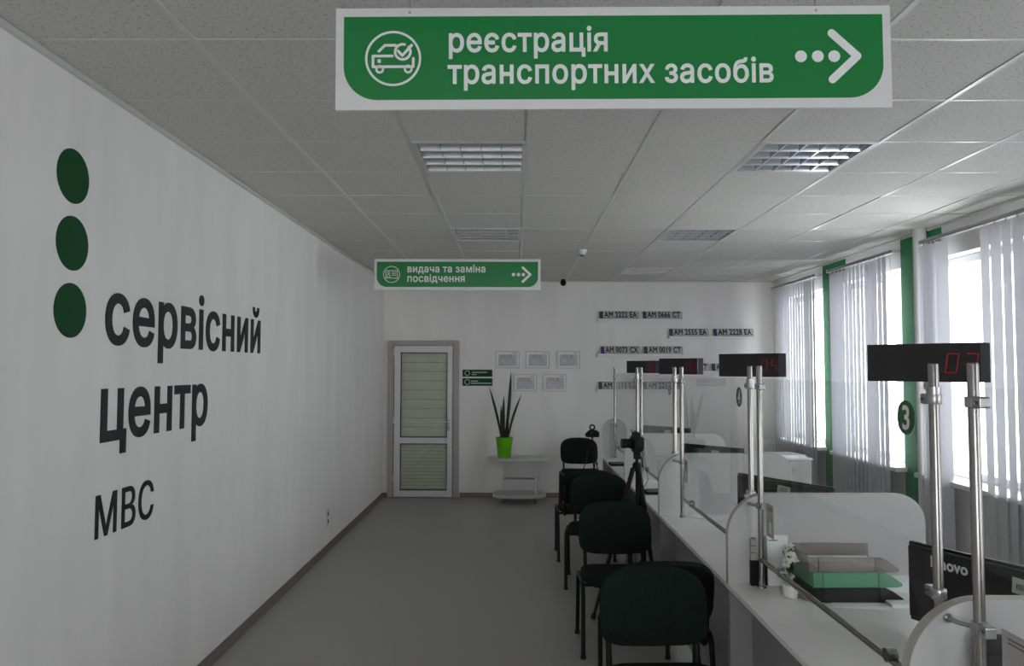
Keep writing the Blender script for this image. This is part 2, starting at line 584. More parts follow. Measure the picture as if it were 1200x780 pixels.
# windows with frames, panes, sills
for i, (a, b) in enumerate(WIN):
    wn = tag(empty('window_%d' % (i + 1), (GLASS_X, (a + b) / 2, SILL)), kind='structure')
    wn['label'] = ['plastic window nearest the end wall', 'plastic window between the two green piers', 'plastic window with the parted blind',
                   'plastic window just past the frame edge', 'fifth plastic window of the row', 'sixth plastic window of the row', 'last plastic window of the row'][i]
    h, wd = HEAD - SILL, (b - a) / 2
    fr = MB()
    fr.box(-0.03, 0.03, -wd, -wd + 0.06, 0, h); fr.box(-0.03, 0.03, wd - 0.06, wd, 0, h)
    fr.box(-0.03, 0.03, -wd, wd, 0, 0.06); fr.box(-0.03, 0.03, -wd, wd, h - 0.06, h)
    fr.box(-0.03, 0.03, -0.335, -0.265, 0.06, h - 0.06)
    fr.build('window_frame', 'pvc', wn, bevel=0.006)
    for s in (-1, 1):
        lo, hi = sorted((-0.3 + s * 0.035, s * (wd - 0.06)))
        MB().box(-0.006, 0.006, lo, hi, 0.06, h - 0.06).build('pane', 'window_glass', wn)
    MB().box(-0.016, 0.002, -0.31, -0.292, h * 0.42, h * 0.42 + 0.12).build('window_handle', 'pvc', wn).location = (-0.03, 0, 0)
    MB().box(-0.27, 0.0, -wd - 0.04, wd + 0.04, -0.04, 0.0).build('window_sill', 'sill', wn, bevel=0.008)

for i, (a, b) in enumerate(FWIN):
    wn = tag(empty('window_%d' % (len(WIN) + 1 + i), ((a + b) / 2, YF - 0.12, FZ0)), ['plastic window behind the viewer on the lettered wall side', 'plastic window behind the viewer on the desk side'][i], kind='structure')
    h, wd = FZ1 - FZ0, (b - a) / 2
    fr = MB().box(-wd, -wd + 0.06, -0.03, 0.03, 0, h).box(wd - 0.06, wd, -0.03, 0.03, 0, h).box(-wd + 0.06, wd - 0.06, -0.03, 0.03, 0, 0.06).box(-wd + 0.06, wd - 0.06, -0.03, 0.03, h - 0.06, h).box(-0.035, 0.035, -0.03, 0.03, 0.06, h - 0.06)
    fr.build('window_frame', 'pvc', wn, bevel=0.006)
    for q in (-1, 1):
        lo, hi = sorted((q * 0.035, q * (wd - 0.06)))
        MB().box(lo, hi, -0.006, 0.006, 0.06, h - 0.06).build('pane', 'window_glass', wn)

# ------------------------------------------------------------------ end-wall door
def bw(px, py): return at(px, py, 1, YB)

door = tag(empty('door_1', (-1.187, YB, 0)), 'white plastic door glazed over striped cream blinds', kind='structure')
dx = lambda px: bw(px, 480).x + 1.187
fx0, fx1, ftop = dx(455), dx(538), bw(500, 399).z
fr = MB()
fr.box(fx0, fx0 + 0.075, -0.05, 0, 0, ftop); fr.box(fx1 - 0.075, fx1, -0.05, 0, 0, ftop); fr.box(fx0 + 0.075, fx1 - 0.075, -0.05, 0, ftop - 0.065, ftop)
fr.build('door_frame', 'pvc_frame', door, bevel=0.006)
lx0, lx1, lz0, lz1 = fx0 + 0.085, fx1 - 0.085, 0.012, ftop - 0.07
zA, zB, zC, zD = bw(500, 573.5).z, bw(500, 519).z, bw(500, 512).z, bw(500, 413).z
px0, px1 = dx(470), dx(524.5)
lf = MB()
lf.box(lx0, px0, -0.062, -0.012, lz0, lz1); lf.box(px1, lx1, -0.062, -0.012, lz0, lz1)
lf.box(px0, px1, -0.062, -0.012, lz0, zA); lf.box(px0, px1, -0.062, -0.012, zB, zC); lf.box(px0, px1, -0.062, -0.012, zD, lz1)
leaf = lf.build('door_leaf', 'pvc', door, bevel=0.004)
for z0, z1, nb in ((zA, zB, 13), (zC, zD, 9)):
    g = MB()
    t = 0.008
    g.box(px0, px0 + t, -0.064, -0.03, z0, z1); g.box(px1 - t, px1, -0.064, -0.03, z0, z1)
    g.box(px0 + t, px1 - t, -0.064, -0.03, z0, z0 + t); g.box(px0 + t, px1 - t, -0.064, -0.03, z1 - t, z1)
    g.build('glazing_seal', 'seal', door)
    MB().box(px0 + t, px1 - t, -0.05, -0.042, z0 + t, z1 - t).build('pane', 'door_glass', door)
    hb = (z1 - z0 - 2 * t) / nb
    for k in range(nb):
        zz = z0 + t + k * hb
        MB().prism([(0, 0.01), (0.016, 0.004), (0.017, hb * 0.5), (0.004, hb - 0.002), (0, hb - 0.002)], (px0 + t, -0.012, zz), -Y, Z, (px1 - px0 - 2 * t, 0, 0)).build('blind_band', 'cream_blind', door)
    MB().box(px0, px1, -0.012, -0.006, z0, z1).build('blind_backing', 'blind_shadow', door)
hz = bw(521, 493.4).z
hx = dx(526.5)
hd = MB().tube([(hx, -0.062, hz), (hx, -0.105, hz), (hx - 0.02, -0.112, hz), (hx - 0.125, -0.112, hz)], 0.008, 10)
hd.build('door_handle', 'pvc', door, True)
MB().box(hx - 0.014, hx + 0.014, -0.07, -0.06, hz - 0.12, hz + 0.03).build('lock_plate', 'alu', door, bevel=0.004)
MB().tube([(hx, -0.075, hz - 0.085), (hx, -0.066, hz - 0.085)], 0.008, 10).build('keyhole', 'seal', door, True)
for z in (0.25, 1.0, ftop - 0.16):
    MB().tube([(lx0 - 0.006, -0.062, z - 0.045), (lx0 - 0.006, -0.062, z + 0.045)], 0.009, 10).build('hinge', 'pvc', door, True)

# ------------------------------------------------------------------ recessed louvre lamps
def make_lamp():
    r = empty('ceiling_lamp')
    h = MB(); t = 0.004
    h.box(-0.293, 0.293, -0.293, 0.293, 0.085, 0.09)
    for s in (-1, 1):
        h.box(*sorted((s * 0.293, s * 0.289)), -0.293, 0.293, 0.0, 0.085)
        h.box(-0.293, 0.293, *sorted((s * 0.293, s * 0.289)), 0.0, 0.085)
    h.build('housing', 'pvc', r)
    e = MB()
    for s in (-1, 1):
        e.box(*sorted((s * 0.296, s * 0.274)), -0.296, 0.296, -0.003, 0.001)
        e.box(-0.274, 0.274, *sorted((s * 0.296, s * 0.274)), -0.003, 0.001)
    e.build('rim', 'tbar', r)
    for k in range(4):                                # tubes run along x
        y = -0.2025 + 0.135 * k
        MB().tube([(-0.28, y, 0.062), (0.28, y, 0.062)], 0.013, 12).build('tube', 'tube_glass', r, True)
    # parabolic reflector troughs between tubes (V-blades along x), each a mirror blade
    for k in range(5):
        y = -0.27 + 0.135 * k
        lo_, hi_ = (-1 if k else 0), (1 if k < 4 else 0)
        prof = [(0.003, 0.0), (0.008, 0.014), (0.018, 0.03), (0.034, 0.046), (0.046, 0.052)]
        out = [(lo_ * q - 0.002 * (not lo_), z) for q, z in prof] + [(hi_ * q + 0.002 * (not hi_), z) for q, z in reversed(prof)]
        MB().prism(out, (-0.274, y, 0.0), Y, Z, (0.548, 0, 0)).build('reflector_blade', 'louvre', r, True)
    for k in range(6):
        x = -0.27 + 0.108 * k
        lo_, hi_ = (-1 if k else 0), (1 if k < 5 else 0)
        prof = [(0.002, 0.0015), (0.004, 0.012), (0.008, 0.028), (0.012, 0.044)]
        out = [(lo_ * q - 0.001 * (not lo_), z) for q, z in prof] + [(hi_ * q + 0.001 * (not hi_), z) for q, z in reversed(prof)]
        MB().prism(out, (x, -0.27, 0.0), X, Z, (0, 0.54, 0)).build('cross_blade', 'louvre', r, True)
    return r

lamp0 = make_lamp()
lamp_labels = {(1, 2): 'unlit mirror louvre lamp just below the large hanging sign', (1, 6): 'unlit louvre lamp above the small hanging sign',
               (4, 2): 'large bright louvre lamp at the right below the large sign', (4, 6): 'louvre lamp in the middle of the window-side lamp row',
               (4, 10): 'farthest louvre lamp near the end wall, above the number plates', (1, 10): 'louvre lamp hidden behind the small hanging sign',
               (1, -2): 'louvre lamp over the viewer, left of the aisle', (4, -2): 'louvre lamp over the viewer, window side',
               (1, -6): 'louvre lamp behind the viewer, left of the aisle', (4, -6): 'louvre lamp behind the viewer, window side'}
for i, cr_ in enumerate(LAMPS):
    o = lamp0 if i == 0 else copy_tree(lamp0)
    o.location = (GX + 0.6 * cr_[0] + 0.3, GY + 0.6 * cr_[1] + 0.3, ZC)
    tag(o, lamp_labels[cr_], 'ceiling lamp', 'recessed louvre lamps in the ceiling')

# ------------------------------------------------------------------ vertical blinds
def slat_mesh(zt, zb, ang, twist, wdt=0.089):
    n = 10
    mb = MB(); vs = []; fs = []
    for i in range(n + 1):
        t = i / n
        a = R(ang + twist * t * t)
        z = zt + (zb - zt) * t
        for s, d in ((-1, -1), (1, -1), (1, 1), (-1, 1)):
            u = s * wdt / 2; v = d * 0.0006 + 0.004 * (1 - abs(s)) 
            vs.append((u * math.sin(a) + v * math.cos(a), u * math.cos(a) - v * math.sin(a), z))
    for i in range(n):
        b = i * 4
        fs += [(b + j, b + (j + 1) % 4, b + 4 + (j + 1) % 4, b + 4 + j) for j in range(4)]
    fs += [(3, 2, 1, 0), (n * 4, n * 4 + 1, n * 4 + 2, n * 4 + 3)]
    return mb.add(vs, fs).mesh('slat', 'blind_cloth', True)

BX, RAILZ = 3.28, 2.69

def blind(y0, y1, slats, label, stagger=0.0):
    b = tag(empty('vertical_blind', (BX, (y0 + y1) / 2, RAILZ)), label, 'blind', 'vertical window blinds')
    h = (y1 - y0) / 2
    rail = MB().prism([(-0.02, -0.015), (0.02, -0.015), (0.022, 0.0), (0.016, 0.015), (-0.016, 0.015), (-0.022, 0.0)], (0, -h, 0), X, Z, (0, 2 * h, 0)).build('head_rail', 'alu', b)
    for s in (-1, 1):
        MB().box(-0.024, 0.024, s * h - 0.006, s * h + 0.006, -0.018, 0.018).build('end_cap', 'pvc', b)
    k = int((y1 - y0) / 0.6) + 1
    for i in range(k):
        yb_ = -h + 0.1 + (2 * h - 0.2) * i / max(1, k - 1)
        MB().box(0.0, XR - BX, yb_ - 0.015, yb_ + 0.015, 0.014, 0.02).build('wall_bracket', 'alu', b)
    for y, ang, tw in slats:
        key = (round(ang), round(tw))
        if key not in slat_mesh.cache: slat_mesh.cache[key] = slat_mesh(-0.035, -2.45, key[0], key[1])
        o = bpy.data.objects.new('slat', slat_mesh.cache[key]); COL.objects.link(o); o.parent = b
        o.location = (0, y - (y0 + y1) / 2, 0)
        c = MB().box(-0.002, 0.002, -0.008, 0.008, -0.045, -0.014).mesh('slat_clip', 'pvc') if not hasattr(blind, 'clip') else blind.clip
        blind.clip = c
        co = bpy.data.objects.new('slat_clip', c); COL.objects.link(co); co.parent = o
    # control chain at the near end
    MB().tube([(-0.03, -h + 0.02, -0.01), (-0.032, -h + 0.02, -0.9), (-0.03, -h + 0.02, -1.5)], 0.0016, 6).build('control_chain', 'pvc', b)
    return b
slat_mesh.cache = {}

def run(a, b, pitch, ang, jit=6, tw=0):
    out = []; y = a
    while y <= b + 1e-6:
        out.append((y, ang + random.choice((-jit, 0, 0, jit)), tw)); y += pitch
    return out

blind(8.2, 9.62, run(8.31, 9.58, 0.086, 4, 4), 'nearly closed white vertical blind in the corner by the end wall')
blind(6.52, 7.9, run(6.72, 7.86, 0.086, 4, 5), 'white vertical blind hanging between the two green piers')
blind(4.6, 6.09, run(5.90, 6.06, 0.05, -34, 8, 6) + [(5.80, -40, 0)] + [(5.27, -4, 14), (5.15, -10, 18), (5.035, 0, 10), (4.92, -8, 12), (4.805, -4, 8), (4.69, -8, 8)],
      'parted white vertical blind with a wide gap, nearest window in view')
for k, (a, b) in enumerate(WIN[3:]):
    blind(a - 0.12, b + 0.08, run(a - 0.06, b + 0.02, 0.09, -30, 8), ['white vertical blind just past the right edge of the photo', 'half-open vertical blind beside the viewer', 'half-open vertical blind behind the viewer', 'last half-open vertical blind of the row'][k])

pp = MB().lathe([(0.052, 0), (0.052, ZC)], (3.335, 6.215, 0), 16)
pipe = tag(pp.build('heating_pipe', 'plaster', smooth=True), 'white vertical riser pipe beside the nearer green pier', 'pipe')

# ------------------------------------------------------------------ hanging signs
PXS = 1.9 / 888.0      # metres per layout unit


def hang_sign(name, c, lines, icon, label, tilt):
    W, H = 663, 124
    s = empty(name, c)
    s.rotation_euler = (0, -R(tilt), 0)
    tag(s, label, 'sign', 'hanging direction signs')
    k = PXS
    P = lambda a, b: ((a - W / 2) * k, (H / 2 - b) * k)
    MB().box(-W / 2 * k, W / 2 * k, 0, 0.012, -H / 2 * k, H / 2 * k).build('board', 'sign_white', s, bevel=0.0015)
    x0, y1 = P(10, 11); x1, y0 = P(653, 112)
    ro = 40 * k
    MB().prism(rrect(x0, x1, y0, y1, (ro, ro, 0, 0), 12), (0, -0.0002, 0), X, Z, (0, -0.0012, 0)).build('green_panel', 'sign_green', s)
    o = Vector((0, -0.0015, 0)); d = Vector((0, -0.0008, 0))
    ic = MB()
    ic.ring(P(69, 62), 33.5 * k, 30.8 * k, o, X, Z, d, 56)
    st = lambda pts, w: ic.stroke([P(*p) for p in pts], w * k, o, X, Z, d)
    def arc(cx, cy, r, a0, a1, n=16): return [(cx + r * math.cos(R(a0 + (a1 - a0) * i / n)), cy + r * math.sin(R(a0 + (a1 - a0) * i / n))) for i in range(n + 1)]
    if icon == 'car':
        st([(52, 53), (59, 46), (72, 46)], 3.2)
        st([(45, 59), (45, 72), (93, 72), (93, 62)], 3.2)
        st([(45, 59), (68, 59)], 3.2)
        for q in (53, 87):
            st(arc(q, 75, 4, 0, 360), 2.6)
        st(arc(52.5, 65, 1.2, 0, 360, 8), 2.6)
        st(arc(80.5, 54, 9.2, -40, 285, 24), 3.0)
        st([(75, 53), (80, 58.5), (91, 46)], 3.2)
    else:
        st([(46, 47), (92, 47), (92, 77), (46, 77), (46, 47)], 2.6)
        st(arc(57, 56, 4, 0, 360), 2.2)
        st([(49, 72), (53, 63), (61, 63), (65, 72)], 2.2)
        for q in (54, 60, 66): st([(70, q), (87, q)], 2.0)
        st([(48, 72.5), (66, 72.5)], 2.0)
    ic.build('pictogram', 'sign_print', s)
    for body, xa, xb, base in lines:
        a = P(xa, base)
        text_build('lettering', body, Vector((a[0], -0.0015, a[1])), X, Z, d, 'sign_print', width=(xb - xa) * k, xh=20.6 * k / 0.52, bold=0.02, parent=s, letters=True)
    ar = MB()
    for q in (555, 575, 594.6):
        ar.prism([(P(q, 62)[0] + 7 * k * math.cos(2 * math.pi * i / 24), P(q, 62)[1] + 7 * k * math.sin(2 * math.pi * i / 24)) for i in range(24)], o, X, Z, d)
    ar.stroke([P(592, 34), P(622, 62), P(592, 90)], 9.5 * k, o, X, Z, d, 12)
    ar.build('arrow', 'sign_print', s)
    for q in (-1, 1):
        top = ZC - c[2]
        MB().tube([(q * 0.52, 0.006, H / 2 * k - 0.012), (q * 0.52, 0.006, top)], 0.0012, 6).build('wire', 'alu', s)
        MB().tube([(q * 0.52, -0.001, H / 2 * k - 0.012), (q * 0.52, 0.013, H / 2 * k - 0.012)], 0.0035, 8).build('grommet', 'alu', s)
    return s


c1 = at(718.5, 67.5, 1, 1.9)
hang_sign('hanging_sign', c1, [('реєстрація', 135.5, 325, 54), ('транспортних засобів', 134, 522, 92.5)], 'car',
          'large green hanging sign with a car pictogram and arrow', 0.32)
c2 = at(536, 321.5, 1, 6.43)
hang_sign('hanging_sign', c2, [('видача та заміна', 132.6, 443, 53), ('посвідчення', 132.6, 361, 91)], 'card',
          'smaller, farther green hanging sign with a card pictogram', 0.0)

# ------------------------------------------------------------------ wall logo: three dots, three words
def lw(px, py): return at(px, py, 0, XL)

for px, py, lab in ((85.5, 206.5, 'topmost dark green disc on the lettered wall'), (84.5, 285, 'middle dark green disc on the lettered wall'), (82, 363.5, 'lowest dark green disc, beside the first wall word')):
    p = lw(px, py)
    out = [(0.106 * math.cos(2 * math.pi * i / 64), 0.106 * math.sin(2 * math.pi * i / 64)) for i in range(64)]
    o = MB().prism(out, (0, 0, 0), Y, Z, (0.003, 0, 0)).build('wall_disc', 'dot_green')
    o.location = (XL + 0.0005, p.y, p.z)
    tag(o, lab, 'wall disc', 'green discs of the wall logo')


def wall_word(body, px0, px1, pbx, pby, xh, ref, bold, label):
    a, b = lw(px0, 430), lw(px1, 430)
    base = lw(pbx, pby).z
    wd = tag(empty('wall_lettering', (XL, a.y, base)), label, 'lettering', 'black words of the wall logo')
    text_build('word', body, Vector((0.0005, 0, 0)), Y, Z, Vector((0.004, 0, 0)), 'letter_black', width=b.y - a.y, xh=xh / ref, bold=bold, parent=wd, letters=True)


wall_word('сервісний', 121.5, 304, 165, 403.5, 0.197, 0.52, 0.02, 'top black word on the white wall, nine letters long')
wall_word('центр', 119, 243.5, 165, 508.5, 0.20, 0.52, 0.02, 'middle black word on the white wall, five letters long')
wall_word('МВС', 116, 182.8, 150, 616, 0.168, 0.70, 0.006, 'short thin black three-letter word, lowest on the wall')

# socket on left wall
p = lw(383, 606)
so = tag(empty('wall_socket', (XL, p.y, p.z)), 'small white double socket low on the lettered wall', 'socket')
MB().box(0, 0.012, -0.041, 0.041, -0.08, 0.08).build('cover_plate', 'pvc', so, bevel=0.005)
for z in (-0.036, 0.036):
    MB().lathe([(0.02, 0), (0.02, 0.002)], (0, 0, 0), 20).build('socket_hole', 'seal', so).matrix_local = Matrix.Translation((0.0115, 0, z)) @ Matrix.Rotation(R(90), 4, 'Y')

# ------------------------------------------------------------------ end wall: small signs, framed sheets, plates
for n_, (xa, xb, ya, yb_) in enumerate(((542, 577, 433, 441.2), (542, 577, 443, 451.8))):
    a, b = bw(xa, yb_), bw(xb, ya)
    s = tag(empty('wall_plate', (a.x, YB, a.z)), ('upper' if n_ == 0 else 'lower') + ' small dark green plate beside the glazed door', 'sign', 'green plates by the door')
    W, H = b.x - a.x, b.z - a.z
    MB().box(0, W, -0.006, 0, 0, H).build('board', 'dot_green' if False else 'sign_green_dark' if 'sign_green_dark' in MATS else 'dot_green', s, bevel=0.001)
    g = MB().ring((W * 0.16, H * 0.5), H * 0.36, H * 0.30, (0, -0.0062, 0), X, Z, (0, -0.0006, 0), 24)
    g.build('pictogram', 'sign_print', s)
    tx = MB()
    for (u0, u1, v) in (((0.32, 0.82, 0.62), (0.32, 0.46, 0.32)) if n_ == 0 else ((0.29, 0.52, 0.62), (0.29, 0.96, 0.34))):
        q = u0
        while q < u1:
            l = 0.03
            tx.box(W * q, W * min(u1, q + l * 0.75), -0.0068, -0.0062, H * (v - 0.06), H * (v + 0.06)); q += l
    tx.build('print_line', 'sign_print', s)

FR = [(581, 609, 411, 431.2, 'upper row, first framed sheet from the door'), (616, 644.5, 411, 431.2, 'upper row, middle framed sheet'), (652.4, 680, 411, 431.2, 'upper row, framed sheet nearest the number plates'),
      (602, 629.3, 438, 458.2, 'lower row framed sheet beside the tall plant leaf'), (636.3, 664, 438, 458.2, 'lower row framed sheet farther from the plant')]
for k, (xa, xb, ya, yb_, lab) in enumerate(FR):
    a, b = bw(xa, yb_), bw(xb, ya)
    W, H = b.x - a.x, b.z - a.z
    s = tag(empty('framed_sheet', (a.x, YB, a.z)), lab + ' with a faint grey drawing', 'picture', 'framed sheets on the end wall')
    t = 0.012
    g = MB().box(0, t, -0.016, 0, 0, H).box(W - t, W, -0.016, 0, 0, H).box(t, W - t, -0.016, 0, 0, t).box(t, W - t, -0.016, 0, H - t, H)
    g.build('frame', 'plate_white', s, bevel=0.002)
    MB().box(t, W - t, -0.008, -0.004, t, H - t).build('sheet', 'paper', s)
    o = MB().box(-W * 0.38, W * 0.38, -0.0086, -0.0082, -H * 0.33, H * 0.33).build('drawing', 'map_print', s)
    o.location = (W * 0.5, 0, H * 0.46)
    MB().box(W * 0.7, W * 0.88, -0.0086, -0.0082, H * 0.86, H * 0.89).build('caption', 'paper_grey', s)
    MB().box(t, W - t, -0.014, -0.012, t, H - t).build('pane', 'acrylic', s)

PL = [((700.5, 799, 373.6, 377), [(702, 748, 'AM 2222 EA', 'plate_dark'), (752.5, 798.5, 'AM 0666 CT', 'plate_dark')], (365.6, 373.8)),
      ((783.5, 882.5, 394, 396.6), [(783.5, 829.5, 'AM 2555 EA', 'plate_dark'), (835, 882, 'AM 2228 EA', 'plate_blue')], (386.3, 394.2)),
      ((699.5, 800, 414.6, 417.6), [(703.5, 749.5, 'AM 0073 CX', 'plate_blue'), (754, 799.5, 'AM 0019 CT', 'plate_dark')], (406.8, 414.8)),
      ((783.5, 882.5, 434.6, 437.6), [(784, 830, 'AM          CT', 'plate_dark'), (833, 879, 'AM', 'plate_dark')], (426.8, 434.8)),
      ((699.5, 800, 456, 459), [(701, 747, 'AM 2233 EA', 'plate_dark'), (753, 799, 'AM 2211 CT', 'plate_dark')], (448, 456.2))]
row_names = ['topmost ledge', 'second ledge from the top', 'third ledge from the top', 'fourth ledge, behind the displays', 'lowest ledge']
for ri, ((sx0, sx1, sy0, sy1), plates, (py0, py1)) in enumerate(PL):
    a, b = bw(sx0, sy1), bw(sx1, sy0)
    sh = tag(empty('plate_ledge', (a.x, YB, a.z)), 'narrow white wall ledge for number plates, ' + row_names[ri], 'shelf', 'number plate ledges')
    hl = b.z - a.z
    MB().box(0, b.x - a.x, -0.06, 0, 0, hl).build('shelf_board', 'sill', sh, bevel=0.002)
    MB().box(-0.003, 0, -0.06, 0, 0, hl).build('end_cap', 'plate_white', sh)
    for pi, (xa, xb, body, band) in enumerate(plates):
        a2, b2 = bw(xa, py1), bw(xb, py0)
        W = b2.x - a2.x
        H = 0.105
        s = empty('number_plate', (a2.x, YB - 0.05, a.z + hl + 0.0004))
        lean = math.asin(0.036 / H)
        s.rotation_euler = (-lean, 0, 0)
        tag(s, '%s number plate on the %s' % (['left', 'right'][pi], row_names[ri]) + (' reading ' + body if len(body) == 10 and ri < 4 else ''), 'number plate', 'number plates on the end wall')
        MB().prism(rrect(0, W, 0, H, (0.008,) * 4, 4), (0, 0, 0), X, Z, (0, 0.002, 0)).build('plate_body', 'plate_white', s)
        bd = MB()
        t = 0.004
        for q in ((0.004, W - 0.004, 0.003, 0.003 + t), (0.004, W - 0.004, H - 0.003 - t, H - 0.003), (0.003, 0.003 + t, 0.006, H - 0.006), (W - 0.003 - t, W - 0.003, 0.006, H - 0.006)):
            bd.box(q[0], q[1], -0.001, 0.0, q[2], q[3])
        bd.build('border', 'letter_black', s)
        MB().box(0.006, 0.05, -0.0012, 0, 0.006, H - 0.006).build('country_band', band, s)
        if len(body) == 2:
            text_build('lettering', body, Vector((0.062, -0.0004, 0.02)), X, Z, Vector((0, -0.001, 0)), 'letter_black', width=0.1, xh=0.074 / 0.70, bold=0.028, parent=s)
        else:
            text_build('lettering', body, Vector((0.062, -0.0004, 0.02)), X, Z, Vector((0, -0.001, 0)), 'letter_black', width=W - 0.085, xh=0.074 / 0.70, bold=0.028, parent=s)

# small ceiling devices
p = at(660, 331, 1, 9.75)
dc = tag(empty('dome_camera', (p.x, 9.75, ZC)), 'small black ball camera hanging from the ceiling at the end wall', 'camera')
MB().lathe([(0.03, -0.012), (0.03, 0)], n=16).build('base', 'black_plastic', dc, True)
MB().tube([(0, 0, -0.01), (0, 0, ZC * 0 - (ZC - p.z) + 0.02)], 0.006, 8).build('stem', 'black_plastic', dc, True)
zc = p.z - ZC
MB().lathe([(0.004, zc - 0.045), (0.02, zc - 0.04), (0.036, zc - 0.02), (0.04, zc), (0.034, zc + 0.02), (0.015, zc + 0.035)], n=18).build('ball', 'black_plastic', dc, True)
p = at(682, 296.5, 2, ZC - 0.03)
sd = tag(empty('smoke_detector', (p.x, p.y, ZC)), 'small white smoke detector on the ceiling past the second sign', 'detector')
MB().lathe([(0.02, -0.05), (0.035, -0.045), (0.045, -0.02), (0.05, -0.003), (0.05, 0)], n=20).build('body', 'pvc', sd, True)
MB().lathe([(0.008, -0.062), (0.024, -0.058), (0.024, -0.05)], n=16).build('sensor_cap', 'grey_metal', sd, True)

# ------------------------------------------------------------------ side table and plant
TY = 9.6
pt = at(608.5, 536, 1, TY)
tb = tag(empty('side_table', (pt.x, TY, 0)), 'low oval grey table on castors under the potted plant', 'table')
TH = at(608, 535.5, 1, TY).z
ov = lambda a, b, n=40: [(a * math.copysign(abs(math.cos(2 * math.pi * i / n)) ** 0.7, math.cos(2 * math.pi * i / n)), b * math.copysign(abs(math.sin(2 * math.pi * i / n)) ** 0.7, math.sin(2 * math.pi * i / n))) for i in range(n)]
MB().prism(ov(0.395, 0.24), (0, 0, TH - 0.022), X, Y, (0, 0, 0.022)).build('table_top', 'table_grey', tb, bevel=0.003)
MB().prism(ov(0.335, 0.22), (0, 0, 0.075), X, Y, (0, 0, 0.035)).build('lower_shelf', 'table_grey', tb, bevel=0.003)
for s in (-1, 1):
    MB().box(s * 0.2 - 0.009, s * 0.2 + 0.009, -0.1, 0.1, 0.11, TH - 0.022).build('side_panel', 'table_grey', tb, bevel=0.002)
MB().box(-0.191, 0.191, -0.07, -0.05, 0.29, 0.31).build('crossbar', 'grey_metal', tb, bevel=0.003)
for sx_ in (-1, 1):
    for sy_ in (-1, 1):
        MB().tube([(sx_ * 0.2 - 0.01, sy_ * 0.12, 0.027), (sx_ * 0.2 + 0.01, sy_ * 0.12, 0.027)], 0.027, 14).build('castor', 'grey_metal', tb, True)
        MB().box(sx_ * 0.2 - 0.012, sx_ * 0.2 + 0.012, sy_ * 0.12 - 0.012, sy_ * 0.12 + 0.012, 0.045, 0.076).build('castor_fork', 'grey_metal', tb)

PY_ = TY - 0.02
pb = at(591, 532.5, 1, PY_)
pl = tag(empty('potted_plant', (pb.x, PY_, TH)), 'snake plant with dark upright leaves in a lime green pot', 'plant')
ph = at(591, 512, 1, PY_).z - TH
MB().lathe([(0.078, 0), (0.082, 0.004), (0.104, ph - 0.03), (0.108, ph - 0.03), (0.11, ph), (0.1, ph), (0.098, ph - 0.02)], n=28).build('pot', 'pot_green', pl, True)
MB().lathe([(0.0, ph - 0.022), (0.097, ph - 0.022), (0.097, ph - 0.02), (0.0, ph - 0.018)], n=20).build('soil', 'soil', pl)
for (bx_, by_), (tx_, ty_), dy, wdt in (((588, 512), (573, 453), 0.05, 0.04), ((592, 512), (598.8, 434.5), 0.02, 0.052), ((595, 512), (611.5, 461), -0.03, 0.038), ((591, 512), (590.5, 463), -0.05, 0.046), ((589, 512), (587.5, 474), -0.06, 0.04), ((593, 512), (595, 486), -0.05, 0.034)):
    b0 = at(bx_, by_, 1, PY_); t0 = at(tx_, ty_, 1, PY_)
    bx, bz = b0.x - pb.x, ph - 0.03
    tx, tz = t0.x - pb.x, t0.z - TH
    n = 12; vs = []; fs = []
    for i in range(n + 1):
        t = i / n
        wv = wdt / 2 * (0.55 + 0.75 * t - 0.1) * max(0.02, (1 - t ** 3.2)) * 1.1
        cx = bx + (tx - bx) * t + (0.02 if tx > bx else -0.012) * math.sin(math.pi * t) * (-1 if abs(tx - bx) > 0.1 else 0.6)
        cz = bz + (tz - bz) * t
        cy = dy * t
        vs += [(cx - wv, cy + 0.006, cz), (cx, cy - 0.006, cz), (cx + wv, cy + 0.006, cz), (cx, cy + 0.004, cz)]
    for i in range(n):
        b_ = i * 4
        fs += [(b_ + j, b_ + (j + 1) % 4, b_ + 4 + (j + 1) % 4, b_ + 4 + j) for j in range(4)]
    fs += [(3, 2, 1, 0), (n * 4, n * 4 + 1, n * 4 + 2, n * 4 + 3)]
    MB().add(vs, fs).build('leaf', 'leaf', pl, True)

# ------------------------------------------------------------------ service desks, dividers, glass screens
FX = 0.912
DIV = [1.808, 3.30, 4.848, 6.355, 7.96]
EDGE = [0.33] + DIV
bay_name = ['nearest the viewer', 'with the stacked trays', 'behind the second divider from the viewer', 'beside the camera tripod', 'farthest from the viewer']
for i in range(5):
    y0, y1 = EDGE[i] + 0.002, EDGE[i + 1] - 0.002
    d = tag(empty('service_desk', (FX, (y0 + y1) / 2, 0)), 'light grey service desk ' + bay_name[i], 'desk', 'service desks in a row')
    h = (y1 - y0) / 2
    MB().box(0, 0.84, -h, h, 0.728, 0.75).build('desktop', 'desk', d, bevel=0.0025)
    MB().box(0.098, 0.114, -h + 0.018, h - 0.018, 0.06, 0.727).build('modesty_panel', 'panel_grey', d)
    for s in (-1, 1):
        MB().box(0.006, 0.82, *sorted((s * h, s * (h - 0.017))), 0, 0.727).build('side_panel', 'panel_grey', d)
